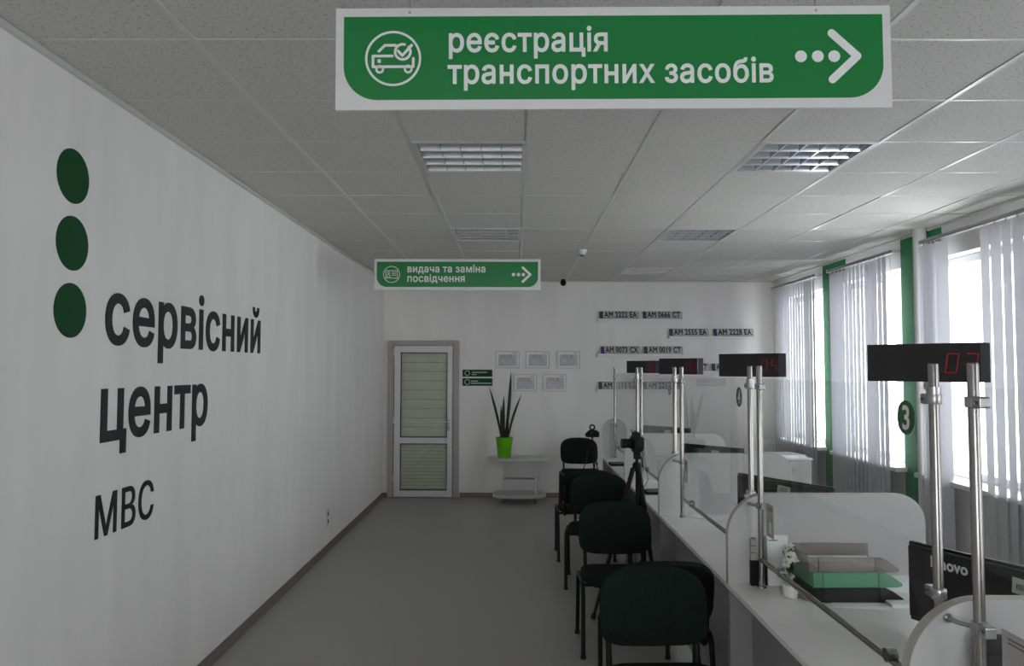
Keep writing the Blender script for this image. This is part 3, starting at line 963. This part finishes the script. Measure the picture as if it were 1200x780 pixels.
for i, y in enumerate(DIV):
    last = i == 4
    d = tag(empty('desk_divider', (FX, y, 0.7502)), ['nearest white desk divider with two rounded boards', 'second divider from the viewer, behind the stacked trays', 'third divider from the viewer, behind the loose papers',
                                                  'fourth divider from the viewer, beside the camera tripod', 'narrow rounded grey divider ending the desk row'][i], 'divider', 'rounded desk dividers')
    L = 0.26 if last else 0.845
    H = 0.383 if not last else 0.4
    ra = 0.125 if last else 0.18
    rb = 0.125 if last else 0.12
    out = rrect(0, L, 0, H, (0, 0, rb, ra), 14)
    inner = rrect(0.0012, L - 0.0012, 0.0, H - 0.0012, (0, 0, rb, ra), 14)
    for s in (0, 1):
        if last and s: continue
        ya = -0.0165 if s == 0 else 0.0005
        MB().prism(inner, (0, ya + 0.0004, 0), X, Z, (0, 0.0152, 0)).build('board', 'divider_grey', d)
        e = MB()                                       # edge band following the outline
        pts = out
        k = len(pts)
        vs = []; fs = []
        for j, (a, b) in enumerate(pts):
            p0 = pts[j - 1]; p1 = pts[(j + 1) % k]
            tx, tz = p1[0] - p0[0], p1[1] - p0[1]
            l = math.hypot(tx, tz) or 1
            nx, nz = tz / l, -tx / l
            vs += [(a, ya, b), (a, ya + 0.016, b), (a - nx * 0.0016, ya + 0.016, b - nz * 0.0016), (a - nx * 0.0016, ya, b - nz * 0.0016)]
        for j in range(k - 1):
            if j == 0: continue
            for q in range(4):
                fs.append((j * 4 + q, j * 4 + (q + 1) % 4, (j + 1) * 4 + (q + 1) % 4, (j + 1) * 4 + q))
        j = k - 1
        for q in range(4): fs.append((j * 4 + q, j * 4 + (q + 1) % 4, (q + 1) % 4, q))
        e.add(vs, fs).build('edge_band', 'desk_edge', d)

PN = [1.727, 3.237, 4.745, 6.25, 7.90]      # post at the far end of each bay
PF = [0.42, 1.89, 3.363, 4.95, 6.46]        # post at the near end
GXP, POST_TOP, GL_TOP, RAIL = 1.04, 1.68, 1.625, 0.865
post_mesh = MB().lathe([(0.0125, 0), (0.0125, POST_TOP - 0.75 - 0.004), (0.0115, POST_TOP - 0.75)], n=18).mesh('post', 'steel', True)
flange_mesh = MB().lathe([(0.019, 0), (0.019, 0.004), (0.017, 0.008), (0.014, 0.01), (0.014, 0.02)], n=18).mesh('post_flange', 'steel', True)


def clamp(parent, y, z, s):
    """glass clamp: collar on the post plus a jaw reaching along the pane (s = +1 towards +y)"""
    c = MB()
    c.lathe([(0.0175, -0.012), (0.0185, -0.009), (0.0185, 0.009), (0.0175, 0.012)], (0, 0, 0), 16)
    o = c.build('clamp', 'alu', parent, True)
    o.location = (0, y, z)
    j = MB().prism(rrect(0.01, 0.042, -0.013, 0.013, (0.004,) * 4, 3), (-0.012, 0, 0), Y * s, Z, (0.024, 0, 0)).build('jaw', 'alu', o, bevel=0.002)
    MB().tube([(-0.016, s * 0.03, 0), (0.016, s * 0.03, 0)], 0.004, 8).build('screw', 'steel', o, True)


digits = ['2', '3', '4', '5', '6']
for i in range(5):
    y0, y1 = PF[i], PN[i]
    g = tag(empty('glass_screen', (GXP, (y0 + y1) / 2, 0.7502)), ['clear glass screen at the right edge, nearest the viewer', 'clear glass screen with the disc 3, beside the letter trays', 'clear glass screen with the disc 4, past the second divider',
                                                               'clear glass screen on steel posts beside the camera tripod', 'clear glass screen at the far end of the desks'][i], 'screen', 'glass screens on the desks')
    cy = (y0 + y1) / 2
    zb, zt = RAIL - 0.75 - 0.004, GL_TOP - 0.75
    MB().box(-0.003, 0.003, y0 - cy + 0.022, y1 - cy - 0.022, zb, zt).build('pane', 'screen_glass', g)
    for y, s in ((y0 - cy, 1), (y1 - cy, -1)):
        p = bpy.data.objects.new('post', post_mesh); COL.objects.link(p); p.parent = g; p.location = (0, y, 0)
        f = bpy.data.objects.new('post_flange', flange_mesh); COL.objects.link(f); f.parent = p
        clamp(g, y, 1.592 - 0.75, s)
        zl = (1.117 if s > 0 else 1.09) - 0.75
        clamp(g, y, zl, s)
        # stay rod from the post back to the divider board
        yd = (DIV[i] - cy - 0.0165) if s < 0 else ((DIV[i - 1] - cy + 0.0165) if i else None)
        if yd is not None:
            MB().tube([(0, y, zl - 0.002), (-0.03, (y + yd) / 2, zl), (-0.035, yd, zl)], 0.005, 8).build('stay_rod', 'alu', g, True)
            MB().tube([(-0.035, yd, zl), (-0.035, yd + s * 0.004, zl)], 0.011, 12).build('stay_button', 'alu', g, True)
    MB().tube([(0, y0 - cy, RAIL - 0.75), (0, y1 - cy, RAIL - 0.75)], 0.0105, 14).build('lower_rail', 'steel', g, True)
    for y in (y0 - cy + 0.25, y1 - cy - 0.245):
        c = MB()
        c.tube([(-0.014, y, RAIL - 0.75 + 0.012), (0.014, y, RAIL - 0.75 + 0.012)], 0.019, 18)
        o = c.build('rail_clip', 'steel', g, True)
    # number disc on the customers' side of the pane
    yn = y0 - cy + (0.13 if i == 1 else 0.154)
    zn = 1.538 - 0.75
    disc = MB().prism([(0.0455 * math.cos(2 * math.pi * k / 48), 0.0455 * math.sin(2 * math.pi * k / 48)) for k in range(48)], (-0.0032, yn, zn), -Y, Z, (-0.0006, 0, 0)).build('number_disc', 'number_green', g)
    text_build('numeral', digits[i], Vector((-0.0039, yn + 0.018, zn - 0.03)), -Y, Z, Vector((-0.0004, 0, 0)), 'sign_print', width=0.036, xh=0.062 / 0.70, bold=0.02, parent=disc)
    # leaflet stuck to the pane near the far post
    ya = y1 - cy - 0.084
    lf_ = MB().box(-0.0045, -0.0034, ya - 0.085, ya, 0.985 - 0.75, 1.117 - 0.75).build('leaflet', 'paper_grey', g)
    tx = MB()
    for k in range(2):
        for q in range(9):
            tx.box(-0.0049, -0.0046, ya - 0.02 - 0.006 * q - 0.0045, ya - 0.02 - 0.006 * q, 1.100 - 0.75 - 0.009 * k, 1.104 - 0.75 - 0.009 * k)
    tx.build('print_line', 'ink', lf_)
    MB().box(-0.0049, -0.0046, ya - 0.062, ya - 0.03, 1.0 - 0.75, 1.045 - 0.75).build('white_square', 'label_white', lf_)
    MB().prism([(0.008 * math.cos(2 * math.pi * k / 16), 0.008 * math.sin(2 * math.pi * k / 16)) for k in range(16)], (-0.0046, ya - 0.072, 1.055 - 0.75), -Y, Z, (-0.0004, 0, 0)).build('green_mark', 'tray_green', lf_)

# queue displays: black boxes with red digits carried by the near post of each bay
SEG = {'0': 'abcdef', '1': 'bc', '2': 'abged', '3': 'abgcd', '4': 'fgbc', '5': 'afgcd', '6': 'afgedc', '7': 'abc'}
for i, (cx, dyo, ang, txt) in enumerate(((1.15, 0.26, 49, '03'), (1.09, 0.185, 45, '04'), (1.10, 0.17, 45, '05'), (1.10, 0.17, 45, '06'))):
    yp = PF[i + 1]
    q = empty('queue_display', (cx, yp + dyo, 1.685), -R(ang))
    tag(q, ['largest black display with red digits 03, nearest', 'black display reading 04 above the second pair of posts', 'black display reading 05, in front of a plate ledge', 'smallest, farthest black display reading 06'][i], 'display', 'queue number displays')
    W, H, T = 0.152, 0.054, 0.07
    MB().box(-W, W, 0.002, T, -H, H).build('case', 'display_side', q, bevel=0.002)
    MB().box(-W + 0.001, W - 0.001, -0.001, 0.0025, -H + 0.001, H - 0.001).build('front_window', 'display_black', q)
    for k, ch in enumerate(txt):
        x0 = 0.062 + 0.048 * k; wd, hh = 0.028, 0.052; t = 0.0035
        z0 = -0.028
        dg = MB()
        pos = {'a': ((0, hh), (wd, hh)), 'b': ((wd, hh), (wd, hh / 2)), 'c': ((wd, hh / 2), (wd, 0)), 'd': ((0, 0), (wd, 0)), 'e': ((0, 0), (0, hh / 2)), 'f': ((0, hh / 2), (0, hh)), 'g': ((0, hh / 2), (wd, hh / 2))}
        for sg in SEG[ch]:
            (a, b), (c, e) = pos[sg]
            mx, mz = (a + c) / 2, (b + e) / 2
            a, b, c, e = mx + (a - mx) * .86, mz + (b - mz) * .86, mx + (c - mx) * .86, mz + (e - mz) * .86
            sh = lambda z: 0.15 * z
            dg.stroke([(x0 + a + sh(b), z0 + b), (x0 + c + sh(e), z0 + e)], t, (0, -0.0012, 0), X, Z, (0, -0.0005, 0), 3)
        dg.build('digit', 'led_red', q)
    # bracket from the case down to the post
    inv = Matrix.Rotation(R(ang), 3, 'Z')
    pl_ = inv @ Vector((GXP - cx, -dyo, 0))
    br = MB().tube([(0.0, T * 0.4, -H), (0, T * 0.4, -H - 0.018), (pl_.x * 0.85, pl_.y * 0.85, -H - 0.018), (pl_.x, pl_.y, -H - 0.018)], 0.006, 8)
    br.build('bracket', 'alu', q, True)
    MB().lathe([(0.0165, -0.01), (0.0165, 0.01)], (pl_.x, pl_.y, -H - 0.018), 14).build('bracket_collar', 'alu', q, True)

# ------------------------------------------------------------------ monitors
def monitor(x0, y0, x1, y1, top, label, full=None):
    """back edge from far-left corner (x0,y0) towards (x1,y1); stands on the desk"""
    v = Vector((x1 - x0, y1 - y0, 0)); L = full or v.length; v.normalize()
    c = Vector((x0, y0, 0)) + v * L / 2
    m_ = empty('monitor', (c.x, c.y, 0.7503), math.atan2(v.y, v.x))
    tag(m_, label, 'monitor', 'desk monitors')
    T = top - 0.75
    h = L / 2
    MB().box(-h, h, 0.0, 0.012, 0.045, T).build('bezel', 'monitor_black', m_, bevel=0.003)
    MB().prism([(-h * 0.97, 0.06), (h * 0.97, 0.06), (h * 0.97, T - 0.008), (-h * 0.97, T - 0.008)], (0, 0.0, 0), X, Z, (0, -0.02, 0)).build('back_shell', 'monitor_black', m_, bevel=0.008)
    MB().box(-0.03, 0.03, -0.03, -0.018, 0.006, T * 0.6).build('stand_neck', 'monitor_black', m_, bevel=0.003)
    MB().prism(rrect(-0.12, 0.12, -0.11, 0.07, (0.03,) * 4, 5), (0, 0, 0), X, Y, (0, 0, 0.008)).build('stand_base', 'monitor_black', m_, bevel=0.002)
    return m_, h, T

m1, h1, T1 = monitor(1.385, 2.70, 1.65, 2.13, 1.066, 'black monitor seen from behind, at the right edge with a white label', 0.58)
text_build('brand_print', 'lenovo', Vector((-h1 + 0.098, -0.0202, T1 - 0.065)), X, Z, Vector((0, -0.0006, 0)), 'sign_print', width=0.13, xh=0.027 / 0.52, bold=0.03, parent=m1)
lb = MB().obox((0.115, -0.0207, T1 - 0.058), (0.036, 0, -0.002), (0, 0.0006, 0), (0.0015, 0, 0.024)).build('label_sticker', 'label_white', m1)
bc = MB()
for k in range(11): bc.box(0.092 + 0.004 * k, 0.0935 + 0.004 * k + 0.001 * (k % 3 == 0), -0.0217, -0.0213, T1 - 0.068, T1 - 0.05)
bc.build('bar_print', 'ink', lb)
m2, h2, T2 = monitor(1.296, 4.44, 1.62, 3.89, 1.066, 'dark monitor above the second divider with stickers on its back')
lb = MB().obox((0.025, -0.0207, T2 - 0.052), (0.042, 0, -0.003), (0, 0.0006, 0), (0.003, 0, 0.022)).build('label_sticker', 'label_white', m2)
for k in range(2): MB().box(0.0, 0.05, -0.0217, -0.0213, T2 - 0.046 - 0.012 * k, T2 - 0.042 - 0.012 * k).build('print_line', 'ink', lb)
for k in range(3):
    MB().box(0.085 + 0.036 * k, 0.112 + 0.036 * k, -0.0213, -0.0202, T2 - 0.078, T2 - 0.055).build('small_sticker', ['paper_grey', 'plate_white', 'paper_grey'][k], m2)
m3, h3, T3 = monitor(1.36, 6.14, 1.72, 5.74, 1.07, 'dark monitor above the third divider from the viewer')
MB().box(0.0, 0.07, -0.0213, -0.0202, T3 - 0.07, T3 - 0.03).build('label_sticker', 'label_white', m3)
m4, h4, T4 = monitor(1.30, 7.72, 1.68, 7.3, 1.10, 'farthest dark monitor, above the fourth divider')
MB().box(0.0, 0.07, -0.0213, -0.0202, T4 - 0.07, T4 - 0.03).build('label_sticker', 'label_white', m4)

# ------------------------------------------------------------------ things on the tray desk
def tray(z, m_, label, dx_=0.0, rz=0.0):
    t = empty('letter_tray', (1.337 + dx_, 3.153, z), rz)
    tag(t, label, 'letter tray', 'stacked letter trays')
    W, D, H = 0.17, 0.125, 0.058
    MB().box(-W, W, -D, D, 0, 0.003).build('tray_floor', m_, t)
    MB().box(-W, W, D - 0.003, D, 0.003, H).build('back_wall', m_, t)
    MB().box(-W, -W + 0.003, -D, D, 0.003, H).build('side_wall', m_, t)
    # long front wall with its sloped open end
    MB().prism([(-W, 0.003), (W + 0.01, 0.003), (W + 0.012, 0.014), (W - 0.03, H * 0.75), (W - 0.06, H), (-W, H)], (0, -D, 0), X, Z, (0, 0.003, 0)).build('front_wall', m_, t)
    for x in (-W + 0.05, W - 0.07):
        MB().box(x - 0.012, x + 0.012, -D - 0.003, -D + 0.001, 0.0, H).build('stacking_lug', m_, t)
    return t

tray(0.7505, 'tray_black', 'black letter tray at the bottom of the stack', 0.012)
tray(0.8095, 'tray_green', 'translucent green letter tray in the middle of the stack', 0.006, R(1))
tray(0.8685, 'tray_smoke', 'smoky grey letter tray on top of the stack', -0.004, R(-1))


def sheet(px, py, w_, h_, rz, label, z=0.7504, thick=0.0006, m_='paper', n=1):
    p = at(px, py, 2, z)
    o = MB().box(-w_ / 2, w_ / 2, -h_ / 2, h_ / 2, 0, thick).build('paper_sheet', m_)
    o.location = (p.x, p.y, z); o.rotation_euler = (0, 0, rz)
    return tag(o, label, 'paper', 'loose papers on the desks')

sheet(1005, 706, 0.21, 0.15, R(-10), 'white sheet lying just in front of the letter trays', 0.7504, 0.001)
pstack = [(1052, 690, 0.13, 0.1, -6, 0.7505, 0.045, 'thick white paper pile right of the letter trays'), (1058, 708, 0.12, 0.1, -4, 0.7504, 0.012, 'low paper pile between trays and black monitor')]
for px, py, a, b, rz, z, th, lab in pstack:
    sheet(px, py, a, b, R(rz), lab, z, th)
tp = tag(MB().box(-0.14, 0.14, -0.1, 0.1, 0, 0.008).build('paper_sheet', 'paper'), 'white sheets lying in the top letter tray', 'paper', 'loose papers on the desks')
tp.location = (1.345, 3.153, 0.8720)
sheet(845, 603, 0.3, 0.21, R(14), 'broad white sheet behind the lower rail of the second bay', 0.7504, 0.001)
sheet(826, 606, 0.10, 0.21, R(40), 'folded leaflet under the rail clip of the second bay', 0.7518, 0.004)

# standing white card and black holder near the second divider
p = at(911, 655, 1, 3.24)
cd = tag(MB().obox((0, 0, 0.0), (0.045, 0, 0), (0, 0.001, 0), (0, 0.006, 0.105)).build('standing_card', 'paper'), 'white card standing against the second divider beside flowers', 'card')
cd.location = (1.118, 3.262, 0.8563)
MB().box(-0.04, -0.002, -0.0052, -0.0042, 0.083, 0.087).build('print_line', 'ink', cd)
ph_ = tag(empty('pen_holder', (1.037, 3.270, 0.7503)), 'slim black holder behind the post near the second divider', 'holder')
MB().box(-0.035, 0.035, -0.011, 0.011, 0, 0.105).build('holder_body', 'black_plastic', ph_, bevel=0.003)
for k in range(3):
    MB().box(-0.033, -0.006, -0.008, 0.008, 0.108 + 0.03 * k, 0.134 + 0.03 * k).build('card_stack', 'paper_grey', ph_)
MB().box(-0.033, 0.033, -0.003, 0.003, 0.1, 0.109).build('insert', 'paper_grey', ph_)
MB().box(-0.030, -0.010, -0.002, 0.002, 0.1, 0.2).build('card_spine', 'ink', ph_)

bh = tag(empty('brochure_stand', (1.098, 1.762, 0.7503)), 'tall black brochure stand behind the nearest post', 'stand')
MB().box(-0.035, 0.035, -0.022, 0.022, 0, 0.27).build('stand_body', 'black_plastic', bh, bevel=0.004)
MB().box(-0.032, 0.032, -0.012, 0.012, 0.27, 0.31).build('stand_pocket', 'black_plastic', bh, bevel=0.003)

# flowers in a small white basket
fp = Vector((1.112, 3.1, 0.75))
fl = tag(empty('flower_basket', (fp.x, fp.y, 0.7503)), 'small white basket of artificial white flowers by the trays', 'flowers')
MB().lathe([(0.022, 0), (0.027, 0.004), (0.032, 0.045), (0.034, 0.05), (0.028, 0.05)], n=16).build('basket', 'flower_white', fl, True)
MB().lathe([(0.0, 0.044), (0.028, 0.044), (0.028, 0.046), (0.0, 0.047)], n=12).build('moss', 'stem_green', fl)
rnd = random.Random(3)
petal = MB().pad([(0.009 * math.cos(2 * math.pi * i / 10), 0.012 * math.sin(2 * math.pi * i / 10)) for i in range(10)], [(0.3, -0.002), (0.9, -0.001), (1, 0), (0.9, 0.001), (0.3, 0.002)], lambda a, b, o: (a, b + 0.011, o + 8 * (a * a + b * b))).mesh('petal', 'flower_white', True)
core = MB().lathe([(0.002, 0), (0.005, 0.002), (0.005, 0.005), (0.002, 0.007)], n=8).mesh('flower_core', 'desk_edge', True)
for k in range(9):
    a = rnd.uniform(0, 6.28); rr = rnd.uniform(0.006, 0.036)
    hx_, hy_, hz_ = rr * math.cos(a), rr * math.sin(a) * 0.7, rnd.uniform(0.08, 0.2)
    st_ = MB().tube([(0.004 * math.cos(a), 0.004 * math.sin(a), 0.045), (hx_ * 0.5, hy_ * 0.5, hz_ * 0.7), (hx_, hy_, hz_)], 0.0016, 6).build('stem', 'stem_green', fl, True)
    co = bpy.data.objects.new('flower_core', core); COL.objects.link(co); co.parent = st_
    tilt = Matrix.Translation((hx_, hy_, hz_)) @ Matrix.Rotation(a + 1.57, 4, 'Z') @ Matrix.Rotation(R(rnd.uniform(30, 75)), 4, 'X')
    co.matrix_local = tilt
    for q in range(5):
        pe = bpy.data.objects.new('petal', petal); COL.objects.link(pe); pe.parent = st_
        pe.matrix_local = tilt @ Matrix.Rotation(2 * math.pi * q / 5, 4, 'Z')
lfm = MB().pad([(0.008 * math.cos(2 * math.pi * i / 10), 0.028 * math.sin(2 * math.pi * i / 10)) for i in range(10)], [(0.2, -0.001), (1, 0), (0.2, 0.001)], lambda a, b, o: (a, b + 0.028, o + 4 * b * b)).mesh('leaf', 'stem_green', True)
for k in range(20):
    le = bpy.data.objects.new('leaf', lfm); COL.objects.link(le); le.parent = fl
    le.matrix_local = Matrix.Translation((0, 0, rnd.uniform(0.05, 0.15))) @ Matrix.Rotation(rnd.uniform(0, 6.28), 4, 'Z') @ Matrix.Rotation(R(rnd.uniform(42, 80)), 4, 'X')

# signature pads on the two far desks
for px, py, lab in ((723, 545, 'small black signature pad on the farthest desk'), (766, 578, 'small black signature pad on the desk behind the tripod')):
    p = at(px, py, 2, 0.75)
    s = tag(empty('signature_pad', (p.x, p.y, 0.7503), R(6)), lab, 'signature pad', 'signature pads')
    MB().prism([(-0.06, 0), (0.06, 0), (0.06, 0.026), (-0.06, 0.014)], (-0.07, 0, 0), Y, Z, (0.14, 0, 0)).build('pad_body', 'black_plastic', s, bevel=0.003)
    MB().obox((0, -0.005, 0.0215), (0.055, 0, 0), (0, 0.035, 0.0035), (0, -0.00005, 0.0006)).build('pad_screen', 'grey_metal', s)
    MB().tube([(0.05, 0.06, 0.01), (0.09, 0.1, 0.004), (0.15, 0.11, 0.004), (0.2, 0.16, 0.004)], 0.002, 6).build('cable', 'black_plastic', s, True)

# white filing cabinet by the windows, with papers on top
cb = tag(empty('filing_cabinet', (2.43, 7.1, 0)), 'low white cabinet with a round lock, in front of the blinds', 'cabinet')
MB().box(-0.24, 0.24, -0.22, 0.22, 0.02, 0.85).build('body', 'divider_grey', cb, bevel=0.004)
MB().box(-0.25, 0.25, -0.235, 0.23, 0.85, 0.868).build('top_board', 'desk', cb, bevel=0.003)
dr = MB().box(-0.235, 0.235, -0.238, -0.221, 0.05, 0.84).build('cabinet_door', 'divider_grey', cb, bevel=0.003)
MB().tube([(0.06, -0.246, 0.76), (0.06, -0.236, 0.76)], 0.028, 20).build('lock', 'paper_grey', dr, True)
for s in (-1, 1): MB().box(s * 0.2 - 0.02, s * 0.2 + 0.02, -0.18, 0.18, 0, 0.021).build('foot', 'black_plastic', cb)
cp = tag(MB().box(-0.21, 0.21, -0.15, 0.15, 0, 0.02).build('paper_pile', 'paper'), 'white paper pile on top of the low cabinet', 'paper', 'loose papers on the desks')
cp.location = (2.42, 7.06, 0.8685); cp.rotation_euler = (0, 0, R(8))

# ------------------------------------------------------------------ chairs
def sup(a, b, n, nb=None, N=44):
    out = []
    for i in range(N):
        t = 2 * math.pi * i / N
        c, s = math.cos(t), math.sin(t)
        if s < 0 and nb: n_ = nb
        else: n_ = n
        out.append((a * math.copysign(abs(c) ** (2 / n_), c), b * math.copysign(abs(s) ** (2 / n_), s)))
    return out


def bez(p0, p1, p2, n=6):
    p0, p1, p2 = map(Vector, (p0, p1, p2))
    return [p0 * (1 - t) ** 2 + p1 * 2 * t * (1 - t) + p2 * t * t for t in [i / n for i in range(n + 1)]]


def make_chair():
    c = empty('visitor_chair')
    rings = [(0.25, -0.026), (0.7, -0.0255), (0.92, -0.02), (0.985, -0.012), (1, 0), (0.985, 0.012), (0.92, 0.02), (0.7, 0.0235), (0.25, 0.0245)]
    # seat (faces -y)
    def seat(a, b, o):
        z = 0.428 + o
        z -= 0.02 * max(0, (-b - 0.12) / 0.09) ** 2 + 0.008 * (1 - (a / 0.235) ** 2) * (o > 0)
        return (a, b - 0.01, z)
    MB().pad(sup(0.235, 0.21, 4.2), rings, seat).build('seat', 'fabric', c, True)
    LEAN = math.tan(R(13))
    def back(a, b, o, shell=0.0):
        z = 0.648 + b
        if b < 0: z -= 0.022 * (1 - (a / 0.24) ** 2) * min(1, -b / 0.1)
        else: z += 0.018 * (1 - (a / 0.24) ** 2) * min(1, b / 0.1)
        y = 0.245 + (z - 0.5) * LEAN - 0.055 * (a / 0.24) ** 2 + 0.012 + o
        return (a, y, z)
    MB().pad(sup(0.232, 0.142, 3.5, 5.5), [(s, o * 0.8) for s, o in rings], back).build('backrest', 'fabric', c, True)
    MB().pad(sup(0.227, 0.137, 3.5, 5.5), [(0.3, 0.0), (0.9, 0.0), (1, 0.004), (0.97, 0.012), (0.9, 0.016), (0.3, 0.018)], lambda a, b, o: back(a, b, o + 0.012)).build('back_shell', 'black_plastic', c, True)
    for s in (-1, 1):
        x = s * 0.243
        fl_ = [(x, -0.205, 0.0), (x, -0.2, 0.34)] + bez((x, -0.198, 0.36), (x, -0.197, 0.418), (x, -0.15, 0.418)) + [(x, 0.0, 0.415)]
        MB().tube(fl_, 0.0125, 10).build('leg', 'chair_metal', c, True)
        rl = [(x, 0.215, 0.0), (x, 0.145, 0.34)] + bez((x, 0.14, 0.36), (x, 0.125, 0.412), (x, 0.08, 0.412)) + [(x, -0.02, 0.412)]
        MB().tube(rl, 0.0125, 10).build('leg', 'chair_metal', c, True)
        for y in (-0.205, 0.215):
            MB().lathe([(0.015, -0.0005), (0.0165, 0.004), (0.0145, 0.022)], (x, y, 0), 12).build('foot_cap', 'rubber', c, True)
        xi = s * 0.19
        up = [(xi, 0.06, 0.40), (xi, 0.16, 0.40)] + bez((xi, 0.19, 0.40), (xi, 0.235, 0.40), (xi, 0.25, 0.45)) + [(xi, 0.25 + 0.05 * LEAN, 0.5), (xi, 0.25 + 0.2 * LEAN, 0.66)]
        MB().tube(up, 0.0115, 10).build('back_upright', 'chair_metal', c, True)
    for y in (-0.12, 0.1):
        MB().tube([(-0.243, y, 0.395), (0.243, y, 0.395)], 0.010, 8).build('cross_tube', 'chair_metal', c, True)
    return c


ch0 = make_chair()
CH = [(0.602, 3.05, 2, 'nearest dark green chair, cut off by the bottom of the photo'),
      (0.684, 3.77, 180, 'black chair back to back with the nearest green chair'),
      (0.640, 4.655, 0, 'dark green chair with its whole seat in view, in front of the tripod'),
      (0.655, 6.0, -7, 'dark green chair partly hidden by the chair in front of the tripod'),
      (0.625, 6.86, 180, 'black chair back to back with a green chair, mid row'),
      (0.80, 9.25, 0, 'farthest chair, by the end wall with a small tripod on it')]
for i, (x, y, rz, lab) in enumerate(CH):
    o = ch0 if i == 0 else copy_tree(ch0)
    o.location = (x, y, 0); o.rotation_euler = (0, 0, R(rz))
    tag(o, lab, 'chair', 'visitor chairs along the desks')

# ------------------------------------------------------------------ tripods and cameras
def tripod(loc, h, feet, label, r=0.0135):
    t = tag(empty('tripod', loc), label, 'tripod', 'camera tripods')
    hub = h - 0.12 * min(1, h)
    k = min(1, h / 0.95)
    MB().lathe([(0.02 * k, hub - 0.03 * k), (0.032 * k, hub - 0.02 * k), (0.032 * k, hub + 0.02 * k), (0.02 * k, hub + 0.035 * k)], n=14).build('hub', 'black_plastic', t, True)
    MB().tube([(0, 0, hub * 0.62), (0, 0, hub + 0.06 * k)], 0.0115 * k, 12).build('centre_column', 'black_plastic', t, True)
    MB().box(-0.022 * k, 0.022 * k, -0.026 * k, 0.026 * k, hub + 0.055 * k, h - 0.012 * k).build('tilt_head', 'black_plastic', t, bevel=0.006 * k)
    MB().box(-0.035 * k, 0.035 * k, -0.03 * k, 0.03 * k, h - 0.012 * k, h).build('head_plate', 'black_plastic', t, bevel=0.003 * k)
    MB().tube([(0.02 * k, 0.0, hub + 0.08 * k), (0.045 * k, 0.05 * k, hub + 0.05 * k), (0.07 * k, 0.17 * k, hub - 0.02 * k)], 0.006 * k, 8).build('pan_handle', 'rubber', t, True)
    for fx, fy in feet:
        a = Vector((fx, fy, 0)); top = Vector((fx * 0.09, fy * 0.09, hub - 0.005))
        m1_, m2_ = top.lerp(a, 0.42), top.lerp(a, 0.74)
        L = MB().tube([top, m1_], r * k * 1.25, 10).build('leg', 'black_plastic', t, True)
        MB().tube([top.lerp(a, 0.4), m2_], r * k, 10).build('leg_tube', 'chair_metal', L, True)
        MB().tube([top.lerp(a, 0.72), top.lerp(a, 0.985)], r * k * 0.78, 10).build('leg_tube', 'chair_metal', L, True)
        for q in (0.42, 0.74):
            pq = top.lerp(a, q); dv = (a - top).normalized() * 0.02 * k
            MB().tube([pq - dv, pq + dv], r * k * 1.6, 10).build('leg_lock', 'rubber', L, True)
        MB().tube([top.lerp(a, 0.965), a + Vector((0, 0, 0.004))], r * k * 1.2, 10).build('foot', 'rubber', L, True)
        MB().tube([Vector((0, 0, hub * 0.66)), top.lerp(a, 0.36)], 0.004 * k, 6).build('brace', 'chair_metal', t, True)
    return t


TX, TY2 = 0.858, 5.36
tripod((TX, TY2, 0), 1.10, [(-0.335, -0.22), (0.118, -0.14), (0.1, 0.3)], 'tall black tripod standing between the chairs and the desks')
cm = tag(empty('dslr_camera', (TX, TY2, 1.1005), R(8)), 'black camera with long lens pointing left, on the tall tripod', 'camera', 'cameras on tripods')
MB().box(-0.035, 0.035, -0.065, 0.065, 0.0, 0.09).build('camera_body', 'black_plastic', cm, bevel=0.01)
MB().prism([(-0.035, 0), (0.03, 0), (0.018, 0.035), (-0.02, 0.038)], (0, -0.028, 0.088), X, Z, (0, 0.056, 0)).build('viewfinder_hump', 'black_plastic', cm, bevel=0.004)
MB().tube([(-0.03, 0, 0.045), (-0.05, 0, 0.045), (-0.052, 0, 0.045), (-0.11, 0, 0.045)], 0.034, 20, rs=[0.036, 0.036, 0.032, 0.034]).build('lens_barrel', 'black_plastic', cm, True)
MB().tube([(-0.108, 0, 0.045), (-0.112, 0, 0.045)], 0.027, 18).build('lens_front', 'lens_glass', cm, True)
MB().tube([(0.02, -0.045, 0.09), (0.02, -0.045, 0.1)], 0.011, 12).build('mode_dial', 'grey_metal', cm, True)
MB().tube([(-0.01, 0.05, 0.09), (-0.025, 0.052, 0.135), (0.012, 0.05, 0.125), (0.025, 0.05, 0.085)], 0.004, 6).build('strap', 'rubber', cm, True)
MB().tube([(0.038, 0.03, 0.03), (0.07, 0.04, -0.08), (0.10, 0.06, -0.22), (0.11, 0.2, -0.3), (0.11, 0.24, -0.325)], 0.002, 6).build('cable', 'rubber', cm, True)

p2 = at(694, 512, 1, 9.2)
tripod((p2.x, 9.2, 0.4505), p2.z - 0.4505, [(-0.125, -0.12), (0.055, -0.14), (0.03, 0.13)], 'small black tripod standing on the seat of the farthest chair', 0.02)
c2_ = tag(empty('compact_camera', (p2.x, 9.2, p2.z + 0.0005)), 'small black camera with a ring-shaped grip, on the small tripod', 'camera', 'cameras on tripods')
MB().prism([(-0.085, 0.012), (-0.06, 0.0), (0.08, 0.0), (0.085, 0.06), (0.05, 0.085), (-0.03, 0.088), (-0.08, 0.045)], (0, -0.03, 0), X, Z, (0, 0.06, 0)).build('camera_body', 'black_plastic', c2_, bevel=0.008)
MB().tube([(0.0, -0.03, 0.04), (0.0, -0.06, 0.04)], 0.026, 16).build('lens_barrel', 'black_plastic', c2_, True)
hh = MB()
hh.ring((0.0, 0.118), 0.037, 0.02, (0, -0.01, 0), X, Z, (0, 0.02, 0), 28)
hh.build('ring_grip', 'black_plastic', c2_, True)
